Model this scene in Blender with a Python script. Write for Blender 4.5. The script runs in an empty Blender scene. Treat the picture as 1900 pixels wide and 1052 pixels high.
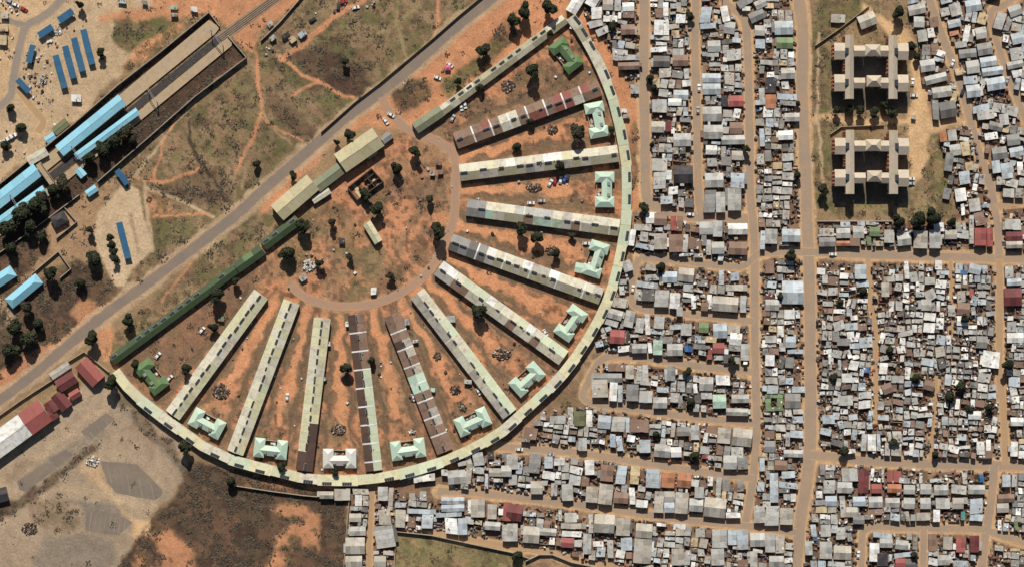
import bpy, math, random
import numpy as np
from mathutils import Vector
rnd = random.Random(7)
R = math.radians
S = 0.3            # metres per photo pixel at ground level
CX, CY = 950.0, 526.0
CAM_H = 1500.0
scn = bpy.context.scene
col = scn.collection

# ------------------------------------------------------------------ camera, sky, sun, exposure
cam_d = bpy.data.cameras.new('camera'); cam = bpy.data.objects.new('camera', cam_d); col.objects.link(cam)
cam.location = (0, 0, CAM_H); cam.rotation_euler = (0, 0, 0)
cam_d.sensor_width = 36; cam_d.lens = 36 * CAM_H / (1900 * S); cam_d.clip_start = 10; cam_d.clip_end = 60000
scn.camera = cam
SUN_EL, SUN_AZ = 42.0, -5.0
wd = bpy.data.worlds.new('World'); scn.world = wd; wd.use_nodes = True
nt = wd.node_tree
sky = nt.nodes.new('ShaderNodeTexSky'); sky.sky_type = 'NISHITA'; sky.sun_disc = False
sky.sun_elevation = R(SUN_EL); sky.sun_rotation = R(SUN_AZ)
bg = nt.nodes['Background']; bg.inputs[1].default_value = 0.055
nt.links.new(sky.outputs[0], bg.inputs[0])
sd = bpy.data.lights.new('sun', 'SUN'); sd.energy = 5.0; sd.angle = R(0.5); sd.color = (1.0, 0.955, 0.88)
sun = bpy.data.objects.new('sun', sd); col.objects.link(sun); sun.rotation_euler = (R(-(90 - SUN_EL)), 0, R(-SUN_AZ))
scn.view_settings.view_transform = 'Standard'; scn.view_settings.look = 'None'
scn.view_settings.gamma = 1; scn.view_settings.exposure = 0.05
scn.view_settings.use_curve_mapping = False

# ------------------------------------------------------------------ helpers
def W(px, py, z=0.0):
    k = (1 - z / CAM_H) * S
    return ((px - CX) * k, (CY - py) * k)

def tag(o, label=None, cat=None, group=None, kind=None):
    if label: o['label'] = label
    if cat: o['category'] = cat
    if group: o['group'] = group
    if kind: o['kind'] = kind
    return o

def empty(name, x, y, rz=0.0, z=0.0):
    o = bpy.data.objects.new(name, None); col.objects.link(o)
    o.location = (x, y, z); o.rotation_euler = (0, 0, rz); o.empty_display_size = 1
    return o

def link(name, me, parent=None, loc=(0, 0, 0), rz=0.0):
    o = bpy.data.objects.new(name, me); col.objects.link(o)
    o.location = loc; o.rotation_euler = (0, 0, rz)
    if parent is not None: o.parent = parent
    return o

class MB:
    def __init__(s): s.v = []; s.f = []; s.m = []
    def add(s, vs, fs, mi=0):
        n = len(s.v); s.v += [tuple(p) for p in vs]
        for f in fs: s.f.append(tuple(i + n for i in f)); s.m.append(mi)
    def prism(s, poly, z0, z1, mi=0):
        n = len(poly)
        z1s = z1 if isinstance(z1, (list, tuple)) else [z1] * n
        vs = [(p[0], p[1], z0) for p in poly] + [(p[0], p[1], z) for p, z in zip(poly, z1s)]
        fs = [tuple(range(n - 1, -1, -1)), tuple(range(n, 2 * n))]
        fs += [(i, (i + 1) % n, n + (i + 1) % n, n + i) for i in range(n)]
        s.add(vs, fs, mi)
    def box(s, x0, x1, y0, y1, z0, z1, mi=0):
        s.prism([(x0, y0), (x1, y0), (x1, y1), (x0, y1)], z0, z1, mi)
    def rbox(s, cx, cy, w, l, z0, z1, a=0.0, mi=0):
        c, t = math.cos(a), math.sin(a)
        s.prism([(cx + c * x - t * y, cy + t * x + c * y) for x, y in ((-w/2, -l/2), (w/2, -l/2), (w/2, l/2), (-w/2, l/2))], z0, z1, mi)
    def slab(s, pts, th, mi=0):
        n = len(pts)
        vs = [tuple(p) for p in pts] + [(p[0], p[1], p[2] - th) for p in pts]
        fs = [tuple(range(n)), tuple(range(2 * n - 1, n - 1, -1))]
        fs += [(i, n + i, n + (i + 1) % n, (i + 1) % n) for i in range(n)]
        s.add(vs, fs, mi)
    def mesh(s, name, mats):
        me = bpy.data.meshes.new(name); me.from_pydata(s.v, [], s.f)
        if not isinstance(mats, (list, tuple)): mats = [mats]
        for m in mats: me.materials.append(m)
        if len(mats) > 1: me.polygons.foreach_set('material_index', s.m)
        return me
    def build(s, name, mats, parent=None, loc=(0, 0, 0), rz=0.0):
        return link(name, s.mesh(name, mats), parent, loc, rz)

def np_mesh(name, V, F, mats, midx=None):
    """V (n,3), F (m,4) quads"""
    me = bpy.data.meshes.new(name)
    V = np.asarray(V, np.float32); F = np.asarray(F, np.int32)
    me.vertices.add(len(V)); me.vertices.foreach_set('co', V.ravel())
    k = F.shape[1]
    me.loops.add(F.size); me.loops.foreach_set('vertex_index', F.ravel())
    me.polygons.add(len(F)); me.polygons.foreach_set('loop_start', np.arange(0, F.size, k, dtype=np.int32))
    if not isinstance(mats, (list, tuple)): mats = [mats]
    for m in mats: me.materials.append(m)
    if midx is not None: me.polygons.foreach_set('material_index', np.asarray(midx, np.int32))
    me.update(calc_edges=True)
    return me

# ------------------------------------------------------------------ materials
def base_mat(name, rough=0.8):
    m = bpy.data.materials.new(name); m.use_nodes = True
    b = m.node_tree.nodes['Principled BSDF']; b.inputs['Roughness'].default_value = rough
    b.inputs['Specular IOR Level'].default_value = 0.2
    return m, m.node_tree, b

def N(nt, t, **kw):
    n = nt.nodes.new(t)
    for k, v in kw.items(): setattr(n, k, v)
    return n

def mixc(nt, fac, a, b, mode='MIX'):
    n = N(nt, 'ShaderNodeMix', data_type='RGBA', blend_type=mode)
    for sock, val in ((n.inputs[0], fac), (n.inputs[6], a), (n.inputs[7], b)):
        if hasattr(val, 'is_linked'): nt.links.new(val, sock)
        else: sock.default_value = val if not isinstance(val, tuple) else (*val, 1)
    return n.outputs[2]

def ramp(nt, src, stops):
    n = N(nt, 'ShaderNodeMapRange'); n.inputs[1].default_value = stops[0]; n.inputs[2].default_value = stops[1]
    n.inputs[3].default_value = stops[2] if len(stops) > 2 else 0; n.inputs[4].default_value = stops[3] if len(stops) > 3 else 1
    nt.links.new(src, n.inputs[0]); return n.outputs[0]

def noise(nt, scale, detail=3, rough=0.6, vec=None):
    n = N(nt, 'ShaderNodeTexNoise'); n.inputs['Scale'].default_value = scale
    n.inputs['Detail'].default_value = detail; n.inputs['Roughness'].default_value = rough
    if vec is not None: nt.links.new(vec, n.inputs['Vector'])
    return n.outputs[0]

def roof_mat(name, c, stain=(.16, .10, .065), amount=.35, rough=.62, var=.28):
    m, nt, b = base_mat(name, rough)
    g = N(nt, 'ShaderNodeNewGeometry')
    info = N(nt, 'ShaderNodeObjectInfo')
    pos = g.outputs['Position']
    n1 = noise(nt, .35, 4, .65, pos); n2 = noise(nt, 1.3, 4, .7, pos); n4 = noise(nt, .16, 2, .6, pos)
    cw = mixc(nt, ramp(nt, n4, (.38, .62, 0, .8)), c, (min(c[0] * 1.08, .8), c[1] * 1.01, c[2] * .90))
    c1 = mixc(nt, ramp(nt, n1, (.48, .70, 0, min(.85, amount * 1.35))), cw, stain)
    c2 = mixc(nt, ramp(nt, n2, (.38, .68, 0.0, .36)), c1, tuple(x * .5 for x in c))
    # brightness that differs from sheet to sheet
    v = ramp(nt, g.outputs['Random Per Island'], (0, 1, 1 - var, 1 + var * .55))
    v2 = ramp(nt, info.outputs['Random'], (0, 1, .9, 1.08))
    mu = N(nt, 'ShaderNodeMath', operation='MULTIPLY'); nt.links.new(v, mu.inputs[0]); nt.links.new(v2, mu.inputs[1])
    cb = N(nt, 'ShaderNodeCombineColor'); [nt.links.new(mu.outputs[0], cb.inputs[i]) for i in range(3)]
    fin = mixc(nt, 1.0, c2, cb.outputs[0], 'MULTIPLY')
    nt.links.new(fin, b.inputs['Base Color'])
    bp = N(nt, 'ShaderNodeBump'); bp.inputs['Strength'].default_value = .25; bp.inputs['Distance'].default_value = .1
    nt.links.new(n2, bp.inputs['Height']); nt.links.new(bp.outputs[0], b.inputs['Normal'])
    return m

PAL = dict(g=(.43, .43, .405), w=(.74, .74, .71), m=(.26, .26, .25), d=(.14, .135, .13), k=(.045, .045, .052),
           t=(.43, .40, .345), r=(.33, .10, .09), M=(.15, .042, .045), n=(.25, .165, .125), o=(.42, .185, .10),
           G=(.17, .25, .13), b=(.43, .485, .52), B=(.035, .14, .36), y=(.58, .46, .28), p=(.40, .54, .43), L=(.16, .17, .09), T=(.07, .30, .27))
CNAME = dict(g='pale grey', w='white', m='mid grey', d='dark grey', k='charcoal', t='sandy grey', r='red', M='maroon', n='rusty brown',
             o='orange', G='green', b='bluish grey', B='blue', y='yellowish', p='mint green', L='olive', T='teal')
RM = {k: roof_mat('roof_sheet_' + CNAME[k].replace(' ', '_'), v, amount=.42, var=.34) for k, v in PAL.items()}
M = {}
M['wall'] = roof_mat('plaster_wall', (.36, .29, .22), (.2, .13, .09), .3, .9)
M['brick'] = roof_mat('brick_wall', (.30, .13, .08), (.16, .08, .05), .4, .9)
M['wallpale'] = roof_mat('pale_render', (.5, .42, .32), (.25, .17, .11), .3, .9)
M['hostel'] = roof_mat('hostel_roof_yellow_green', (.58, .56, .37), (.40, .33, .21), .55, .6, .16)
M['hostel_mint'] = roof_mat('hostel_roof_mint', (.52, .57, .41), (.40, .38, .26), .35, .6, .14)
M['hostel_khaki'] = roof_mat('hostel_roof_khaki', (.37, .345, .235), (.25, .2, .14), .4, .6, .16)
M['cream'] = roof_mat('hostel_roof_cream', (.58, .555, .44), (.36, .27, .19), .62, .6, .2)
M['mint'] = roof_mat('ablution_roof_mint', (.47, .61, .49), (.36, .45, .36), .25, .55, .1)
M['green'] = roof_mat('green_sheet_roof', (.055, .085, .042), (.06, .07, .04), .4, .6, .15)
M['greenlite'] = roof_mat('bright_green_roof', (.12, .20, .085), (.08, .12, .06), .4, .55, .15)
M['hallroof'] = roof_mat('hall_roof_beige', (.47, .42, .26), (.33, .28, .18), .4, .6, .1)
M['hallgreen'] = roof_mat('hall_roof_grey_green', (.22, .23, .15), (.17, .16, .1), .4, .6, .1)
M['sky'] = roof_mat('station_roof_light_blue', (.25, .54, .68), (.33, .48, .53), .5, .5, .16)
M['deep'] = roof_mat('shelter_roof_deep_blue', (.035, .12, .23), (.06, .12, .16), .6, .5, .22)
M['flatroof'] = roof_mat('flats_tile_roof', (.50, .43, .335), (.36, .30, .235), .35, .8, .06)
M['whiteish'] = roof_mat('ablution_roof_white', (.66, .66, .60), (.5, .48, .4), .25, .55, .08)
M['rust'] = roof_mat('rusted_sheet', (.25, .165, .12), (.13, .075, .055), .6, .8, .3)
M['brown'] = roof_mat('dark_brown_sheet', (.10, .062, .048), (.07, .04, .035), .5, .7, .25)
M['redoxide'] = roof_mat('red_oxide_sheet', (.28, .10, .08), (.16, .08, .06), .5, .7, .25)
M['vent'] = roof_mat('dark_louvre', (.045, .052, .062), (.02, .02, .02), .2, .5, .2)
M['frame'] = roof_mat('pale_frame', (.5, .48, .42), (.3, .25, .2), .3, .6)
M['conc'] = roof_mat('concrete', (.40, .34, .27), (.24, .18, .13), .4, .9)
M['platform'] = roof_mat('platform_paving', (.42, .32, .21), (.30, .2, .12), .4, .9)
M['ballast'] = roof_mat('ballast', (.065, .06, .058), (.05, .04, .035), .6, .95)
M['steel'] = roof_mat('steel', (.32, .33, .35), (.2, .12, .08), .3, .4)
M['rail'] = roof_mat('rusty_rail', (.12, .11, .11), (.09, .06, .045), .4, .6)
M['glass'] = roof_mat('window_glass', (.03, .04, .05), (.03, .04, .05), .1, .15, .05)
M['rubber'] = roof_mat('tyre_rubber', (.02, .02, .02), (.03, .03, .03), .1, .9)
M['bark'] = roof_mat('bark', (.12, .085, .06), (.06, .04, .03), .4, .95)
M['paint'] = roof_mat('worn_white_paint', (.62, .6, .55), (.4, .36, .3), .5, .8)
M['scrap'] = roof_mat('scrap_dark', (.09, .065, .05), (.04, .03, .025), .5, .9, .6)
M['pink'] = roof_mat('pink_canvas', (.62, .12, .25), (.5, .1, .2), .2, .7)

def leaf_mat(name, c1, c2):
    m, nt, b = base_mat(name, .7)
    g = N(nt, 'ShaderNodeNewGeometry')
    fac = ramp(nt, g.outputs['Random Per Island'], (0, 1, 0, 1))
    cc = mixc(nt, fac, c1, c2)
    nt.links.new(cc, b.inputs['Base Color']); return m
M['leaf'] = leaf_mat('foliage_dark', (.010, .014, .008), (.046, .052, .022))
M['leafb'] = leaf_mat('foliage_brown', (.030, .028, .017), (.062, .053, .031))
M['scrub'] = leaf_mat('scrub_leaves', (.055, .044, .031), (.105, .082, .056))
M['scrubg'] = leaf_mat('grass_tuft_leaves', (.15, .135, .07), (.24, .195, .115))

# ------------------------------------------------------------------ ground sheet with earth, grass and paving zones
STEP = 2.6
gx = np.arange(-70, 1972, STEP); gy = np.arange(-70, 1124, STEP)
PX, PY = np.meshgrid(gx, gy)
nr = np.random.RandomState(3)
def vnoise(scale, oct=3, seed=0):
    rs = np.random.RandomState(seed + 11); out = np.zeros_like(PX); amp = 1; tot = 0
    for o in range(oct):
        sc = scale / 2 ** o
        gw = int(2300 / sc) + 4; gh = int(1400 / sc) + 4
        g = rs.rand(gh, gw)
        u = (PX + 100) / sc; v = (PY + 100) / sc
        i = u.astype(int); j = v.astype(int); fu = u - i; fv = v - j
        fu = fu * fu * (3 - 2 * fu); fv = fv * fv * (3 - 2 * fv)
        out += amp * ((g[j, i] * (1 - fu) + g[j, i + 1] * fu) * (1 - fv) + (g[j + 1, i] * (1 - fu) + g[j + 1, i + 1] * fu) * fv)
        tot += amp; amp *= .55
    return out / tot
n_big = vnoise(120, 4, 1); n_mid = vnoise(38, 4, 2); n_small = vnoise(12, 3, 3)
wx = PX + (vnoise(26, 3, 4) - .5) * 26; wy = PY + (vnoise(26, 3, 5) - .5) * 26
def inpoly(poly, X, Y):
    r = np.zeros(X.shape, bool); n = len(poly)
    for i in range(n):
        x1, y1 = poly[i]; x2, y2 = poly[(i + 1) % n]
        if y1 == y2: continue
        c = ((y1 > Y) != (y2 > Y)) & (X < (x2 - x1) * (Y - y1) / (y2 - y1) + x1)
        r ^= c
    return r
def blur(a, k):
    for _ in range(k):
        p = np.pad(a, 1, mode='edge')
        a = (p[:-2, 1:-1] + p[2:, 1:-1] + p[1:-1, :-2] + p[1:-1, 2:] + 2 * p[1:-1, 1:-1]) / 6
    return a
def pdist(pts, X, Y):
    d = np.full(X.shape, 1e9)
    for (x1, y1), (x2, y2) in zip(pts[:-1], pts[1:]):
        dx, dy = x2 - x1, y2 - y1
        t = np.clip(((X - x1) * dx + (Y - y1) * dy) / (dx * dx + dy * dy + 1e-9), 0, 1)
        d = np.minimum(d, np.hypot(X - x1 - t * dx, Y - y1 - t * dy))
    return d
def lin(r, g, b):
    return np.array([((x / 255 + .055) / 1.055) ** 2.4 for x in (r, g, b)])
ORANGE = lin(190, 133, 96); BRIGHT = lin(206, 145, 103); TAN = lin(180, 154, 122); SAND = lin(198, 162, 120)
DRY = lin(140, 116, 87); SCRUB = lin(86, 69, 55); GREEN = lin(102, 97, 60); PAVE = lin(158, 137, 113); ASPH = lin(116, 107, 97)
BURNT_AND_SHADE = lin(72, 54, 44); BROWN = lin(118, 92, 72); OLIVE = lin(130, 118, 80); REDB = lin(118, 82, 66)
COL = np.zeros(PX.shape + (3,)); COL[:] = DRY
SCR = np.zeros(PX.shape); GRS = np.zeros(PX.shape)
def lay(mask, c, k=1.0):
    global COL
    m = (np.clip(mask, 0, 1) * k)[..., None]; COL = COL * (1 - m) + c * m
def zone(poly, c, k=1.0, soft=2, warp=True, scrub=None, grass=None, nz=None):
    global SCR, GRS
    m = blur(inpoly(poly, wx if warp else PX, wy if warp else PY).astype(float), soft)
    if nz is not None:
        nn, lo, hi = nz; m = m * np.clip((nn - lo) / (hi - lo), 0, 1)
    lay(m, c, k)
    if scrub is not None: SCR = SCR * (1 - m) + scrub * m
    if grass is not None: GRS = GRS * (1 - m) + grass * m
def track(pts, w, c, k=.9, warp=.4):
    xs = [p[0] for p in pts]; ys = [p[1] for p in pts]; mg = w / 2 + 24
    i0, i1 = np.searchsorted(gx, (min(xs) - mg, max(xs) + mg)); j0, j1 = np.searchsorted(gy, (min(ys) - mg, max(ys) + mg))
    sl = (slice(j0, j1), slice(i0, i1))
    X = PX[sl] + (wx[sl] - PX[sl]) * warp; Y = PY[sl] + (wy[sl] - PY[sl]) * warp
    m = np.clip((w / 2 + 1.5 - pdist(pts, X, Y)) / 3, 0, 1) * np.clip(.35 + 1.3 * n_small[sl], .5, 1)
    COL[sl] = COL[sl] * (1 - m[..., None] * k) + c * m[..., None] * k
    SCR[sl] *= (1 - m); GRS[sl] *= (1 - m)

BLOCKS = [ # phrase, polygon, turn (deg, clockwise on the photo), cell size range, share left open
 ('wedge at hostel upper right', [(1072,-30),(1183,-30),(1186,178),(1175,180),(1140,100),(1090,45)], 3, (10, 24), .2),
 ('block right of left lane', [(1207,-30),(1281,-30),(1280,85),(1283,175),(1286,360),(1288,388),(1240,386),(1212,368),(1207,180)], 2, (11, 25), .13),
 ('block right of middle lane', [(1301,-30),(1316,-30),(1338,12),(1365,40),(1376,60),(1380,150),(1382,390),(1308,390),(1302,170)], 2, (11, 25), .13),
 ('strip up main street left', [(1345,-30),(1466,-30),(1476,70),(1475,175),(1481,360),(1486,456),(1412,458),(1403,370),(1399,60),(1385,22)], 1, (11, 25), .12),
 ('strip down main street left', [(1412,481),(1488,481),(1490,700),(1490,830),(1480,905),(1471,966),(1396,962),(1407,880),(1414,800),(1411,600)], 1, (11, 24), .13),
 ('first block right of ring', [(1180,398),(1222,397),(1265,409),(1384,416),(1388,465),(1372,486),(1250,474),(1188,470),(1168,458)], 4, (11, 24), .15),
 ('second block right of ring', [(1190,488),(1250,494),(1388,506),(1388,584),(1250,570),(1186,560),(1182,530)], 4, (11, 24), .17),
 ('strip hugging ring right edge', [(1152,485),(1172,488),(1163,540),(1160,570),(1132,640),(1106,645),(1125,590)], -15, (10, 20), .15),
 ('third block right of ring', [(1145,590),(1170,580),(1388,606),(1390,678),(1250,662),(1130,650),(1104,645),(1118,620)], 4, (11, 24), .15),
 ('fourth block right of ring', [(1104,682),(1130,670),(1392,699),(1393,774),(1265,761),(1100,738),(1098,710)], 5, (11, 24), .13),
 ('fifth block right of ring', [(1010,762),(1085,754),(1180,768),(1392,797),(1390,876),(1180,845),(1077,830),(965,820)], 6, (11, 24), .15),
 ('sixth block right of ring', [(925,842),(1085,850),(1382,895),(1376,962),(1180,940),(940,910),(832,905),(835,872),(880,850)], 6, (11, 24), .15),
 ('bottom row of long blocks', [(722,905),(800,925),(940,932),(1085,949),(1280,976),(1474,998),(1466,1080),(1180,1080),(1070,1040),(1000,1014),(860,990),(737,982)], 6, (11, 25), .15),
 ('strip left of narrow lane', [(655,915),(684,915),(676,1085),(640,1085),(648,960)], 2, (11, 20), .15),
 ('strip right of narrow lane', [(697,908),(735,908),(728,1085),(690,1085)], 2, (11, 22), .2),
 ('row just below the flats', [(1517,414),(1843,414),(1845,460),(1517,458)], 1, (12, 24), .2),
 ('dense quarter of small shacks', [(1516,485),(1846,491),(1846,700),(1855,790),(1856,850),(1760,850),(1620,843),(1520,830),(1516,700)], 2, (9.01, 24), .19),
 ('block below the dense quarter', [(1520,862),(1560,862),(1834,874),(1826,968),(1620,966),(1590,980),(1588,1085),(1490,1085),(1496,985),(1512,900)], 1, (11, 24), .15),
 ('left bottom pocket of houses', [(1612,990),(1704,990),(1702,1085),(1607,1085)], 1, (11, 24), .15),
 ('right bottom pocket of houses', [(1723,990),(1818,992),(1812,1085),(1722,1085)], 1, (11, 24), .2),
 ('lower right edge cluster', [(1856,876),(1935,878),(1935,1006),(1900,994),(1846,976),(1852,930)], 2, (10, 20), .15),
 ('bottom right corner cluster', [(1838,1002),(1935,1028),(1935,1085),(1830,1085)], 3, (10, 20), .15),
 ('strip along right photo edge', [(1864,492),(1935,492),(1935,853),(1876,850),(1866,700)], 2, (10, 20), .2),
 ('strip right of the flats', [(1690,-30),(1705,-30),(1716,0),(1786,205),(1775,212),(1735,222),(1712,130),(1690,30)], 14, (12, 25), .15),
 ('wedge between flats and street', [(1742,246),(1797,228),(1836,370),(1842,405),(1790,405),(1772,378)], 10, (11, 22), .2),
 ('upper right corner block', [(1735,-30),(1880,-30),(1832,14),(1832,52),(1852,118),(1880,195),(1900,240),(1935,360),(1900,366),(1860,370),(1842,330),(1808,210)], 10, (11, 25), .14),
 ('very top right corner', [(1850,28),(1885,8),(1935,-10),(1935,260),(1898,190),(1872,110)], 12, (11, 24), .14),
 ('edge patch above crossing lane', [(1860,390),(1935,384),(1935,470),(1862,468)], 2, (12, 22), .2)]


RING = [(214,688),(235,716),(260,740),(298,770),(335,797),(376,827),(427,851),(465,862),(504,872),(555,885),(590,889),(624,890),(664,890),(703,886),
        (740,879),(778,869),(820,856),(863,838),(898,820),(932,799),(962,772),(991,746),(1018,721),(1043,694),(1068,662),(1090,629),(1109,596),(1125,562),
        (1137,529),(1146,494),(1154,456),(1160,418),(1162,390),(1163,350),(1162,308),(1156,270),(1149,233),(1137,185),(1126,155),(1114,127),(1101,100),(1087,75),(1073,52),(1058,33)]
# open field between railway and the diagonal road
zone([(-80,-80),(960,-80),(960,0),(600,250),(300,520),(-80,800)], DRY, 1, 2, True, .25, .5)
zone([(-80,-80),(350,-80),(330,20),(240,110),(200,170),(60,290),(-80,400)], TAN, 1, 3, True, .02, 0)
zone([(-80,-80),(130,-80),(110,5),(70,30),(50,90),(25,180),(-80,260)], SAND, .5, 6)
zone([(212,28),(300,16),(336,40),(258,104),(212,82)], GREEN, .9, 3, True, .3, 1)
zone([(212,40),(240,30),(250,70),(225,92),(212,80)], SCRUB, .5, 3)
zone([(330,-80),(560,-80),(560,0),(480,60),(470,110),(390,20),(330,40),(190,40),(190,25),(280,12)], ORANGE, .9, 3, True, .05, .05)
zone([(270,110),(225,130),(250,90),(330,45),(345,50)], BRIGHT, .8, 3)
zone([(500,120),(560,90),(640,60),(700,170),(640,190),(560,170)], SCRUB, .75, 4, True, .6, .3)
zone([(560,60),(680,0),(760,10),(790,60),(760,110),(700,130),(640,110)], GREEN, .55, 6, True, .25, .9, (n_mid, .35, .6))
zone([(600,140),(655,130),(690,160),(660,178),(610,172)], BURNT_AND_SHADE, .8, 3, True, .8, .1)
zone([(588,110),(625,100),(640,125),(600,135)], BURNT_AND_SHADE, .75, 3, True, .7, .1)
zone([(490,165),(560,210),(590,255),(540,260),(490,190)], BURNT_AND_SHADE, .5, 5, True, .6, .2)
zone([(478,110),(540,110),(580,150),(560,172),(480,160)], GREEN, .7, 4, True, .3, .9, (n_mid, .3, .5))
zone([(540,185),(610,160),(650,190),(600,230),(550,220)], GREEN, .7, 4, True, .3, .9, (n_mid, .3, .5))
zone([(330,200),(460,130),(500,250),(520,280),(420,300),(350,290)], GREEN, .6, 5, True, .25, .9, (n_mid, .35, .6))
zone([(360,200),(390,210),(380,240),(350,240)], SCRUB, .7, 4, True, .6)
zone([(470,220),(530,290),(480,290),(460,250)], GREEN, .6, 4, True, .25, .9)
zone([(300,340),(400,310),(440,360),(380,380),(310,370)], SCRUB, .6, 5, True, .7, .4)
zone([(285,400),(380,395),(330,450),(285,455)], GREEN, .5, 5, True, .3, .7)
zone([(275,360),(300,355),(330,400),(300,420),(275,410)], ORANGE, .6, 5)
zone([(120,370),(170,330),(215,335),(190,420),(190,470),(120,490),(60,510),(-80,570),(-80,500)], lin(160, 128, 98), .9, 3, True, .1, 0)
zone([(150,500),(200,480),(225,530),(170,590),(110,600)], BROWN, .6, 4, True, .4)
zone([(222,348),(240,343),(258,352),(266,400),(287,462),(245,500),(232,532),(214,532),(192,490),(174,445),(182,395)], lin(186, 161, 129), 1, 1, False, 0, 0)
zone([(238,395),(245,395),(260,470),(254,470)], BROWN, .5, 1, False)
# railway cutting
zone([(388,24),(-60,395),(-60,412),(396,38)], BURNT_AND_SHADE, .9, 1, False, .9)  # dark band beside the wall: its shadow painted in, plus scrub and trench
zone([(395,40),(-60,412),(-60,420),(400,50)], OLIVE, .8, 1, False, .2, .8)
zone([(432,75),(458,108),(180,338),(60,440),(-60,560),(-60,450),(190,268)], BURNT_AND_SHADE, .95, 2, False, .75)
zone([(440,110),(445,118),(345,205),(338,198)], REDB, .6, 3, False)
zone([(-60,470),(30,430),(80,420),(95,460),(-60,600)], BURNT_AND_SHADE, .8, 3, True, .9)
zone([(95,515),(150,480),(180,500),(200,560),(90,680),(-80,780),(-80,560)], SCRUB, .85, 4, True, .85, .2)
zone([(130,580),(160,545),(175,560),(180,590),(150,600)], ORANGE, .8, 4, True, 0)
zone([(190,590),(230,560),(260,540),(200,590),(110,660),(40,715),(-80,800),(-80,740),(60,650)], ORANGE, .9, 3, True, .05, 0)
zone([(0,545),(40,580),(20,600),(-80,620),(-80,560)], TAN, .7, 3)
# verges of the diagonal road
zone([(960,-80),(1060,-80),(1050,30),(770,240),(640,240),(520,380),(480,400),(490,360),(640,245),(900,20)], ORANGE, 1, 3, True, .06, .03)
zone([(500,370),(620,270),(640,240),(500,340),(480,370)], BROWN, .3, 5)
zone([(725,180),(760,145),(800,160),(790,190),(745,205)], REDB, .85, 4, True, .6)
zone([(815,160),(880,110),(930,80),(960,70),(900,120),(830,185)], GREEN, .85, 3, True, .3, .8)
zone([(925,50),(960,30),(950,80),(900,90)], SCRUB, .5, 4, True, .5)
zone([(480,395),(560,395),(470,480),(210,680),(190,640),(300,540),(440,420)], DRY, .95, 3, True, .3, .6)
zone([(180,610),(215,600),(205,680),(180,650)], ORANGE, .7, 3, True, 0)
zone([(390,440),(470,395),(440,440),(360,500)], OLIVE, .5, 4, True, .3, .8)
# hostel interior
interior = [(205,672),(485,462),(515,405),(590,340),(720,255),(770,240),(1050,35)] + RING[::-1]
zone(interior, ORANGE, 1, 1, False, .02, .02)
m_in = inpoly(interior, PX, PY).astype(float)
lay(m_in * np.clip((n_mid - .47) / .12, 0, 1), BROWN, .65)
SCR = np.where(m_in > 0, np.clip((n_mid - .5) * 1.6, 0, .35), SCR)
lay(m_in * np.clip((vnoise(60, 4, 21) - .52) / .1, 0, 1), DRY, .6)
lay(m_in * np.clip((n_small - .54) / .12, 0, 1), SCRUB, .6)
lay(m_in * np.clip((vnoise(9, 3, 41) - .58) / .1, 0, 1), BURNT_AND_SHADE, .6)
zone([(215,675),(340,580),(440,505),(480,500),(470,550),(330,720),(300,745)], BROWN, .75, 5, True, .15, .1)
zone([(600,400),(700,420),(720,470),(700,550),(600,560),(560,540),(560,480)], OLIVE, .45, 6, True, .08, .4, (n_mid, .4, .6))
# inside the court
zone([(520,400),(600,380),(560,500),(520,520)], OLIVE, .4, 6, True, .1, .4)
zone([(760,350),(800,340),(820,390),(770,400)], BROWN, .5, 5, True, .2)
# strip outside the ring on the right
zone([(1050,20),(1110,20),(1190,200),(1196,360),(1185,390),(1170,470),(1165,350),(1150,220),(1100,90)], ORANGE, .95, 2, True, .04, 0)
zone([(1165,220),(1190,240),(1188,350),(1168,360)], SCRUB, .5, 4, True, .35)
# lower left lot
zone([(205,720),(230,705),(350,850),(352,885),(255,980),(215,1124),(-80,1124),(-80,880),(70,810),(170,730)], PAVE, 1, 2, True, .02, 0)
zone([(160,705),(205,700),(230,740),(150,830),(60,900),(-80,980),(-80,860),(80,800)], PAVE, 1, 2, False)
zone([(222,705),(240,720),(360,880),(345,878),(215,745)], SCRUB, .55, 2, True, .3)
zone([(215,748),(225,742),(345,870),(335,876)], ASPH, .5, 2, False)
zone([(188,856),(252,860),(300,908),(299,920),(286,927),(215,913),(200,895)], ASPH, .95, 1, False)
zone([(90,848),(120,833),(135,842),(110,865),(98,865)], ASPH, .7, 1, False)
zone([(30,893),(90,855),(105,868),(50,910)], ASPH, .5, 2, False)
zone([(150,930),(215,935),(245,970),(215,995),(160,980)], ASPH, .7, 4, False)
zone([(60,925),(110,918),(150,940),(140,985),(60,975)], BROWN, .4, 5, True, .2)
zone([(85,990),(215,1000),(200,1060),(60,1060)], ASPH, .6, 5, True)
zone([(60,870),(110,838),(185,790),(200,805),(120,865),(75,895)], ASPH, .45, 2, False)
zone([(0,880),(60,840),(70,855),(10,900)], BROWN, .4, 4)
zone([(100,925),(150,938),(215,940),(150,930)], ASPH, .7, 2, False)
zone([(-60,935),(30,930),(100,880),(180,820),(185,812),(175,835),(110,890),(60,930),(-60,1000)], SCRUB, .8, 3, True, .7)
zone([(155,850),(185,840),(195,870),(170,895),(150,870)], SAND, .5, 4)
zone([(170,880),(180,880),(255,970),(245,975)], SAND, .6, 3)
zone([(350,850),(440,868),(640,920),(648,1124),(200,1124),(225,1040),(270,985),(340,900)], SCRUB, .95, 3, True, .9, .2)
zone([(248,965),(282,965),(278,990),(262,1005),(245,1000)], SAND, .95, 2)
zone([(260,1000),(320,980),(350,1010),(370,1060),(400,1124),(230,1124),(245,1040)], ORANGE, .85, 4, True, .1, 0, (n_mid, .33, .48))
zone([(425,920),(436,920),(432,1040),(422,1040)], REDB, .7, 2)
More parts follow.
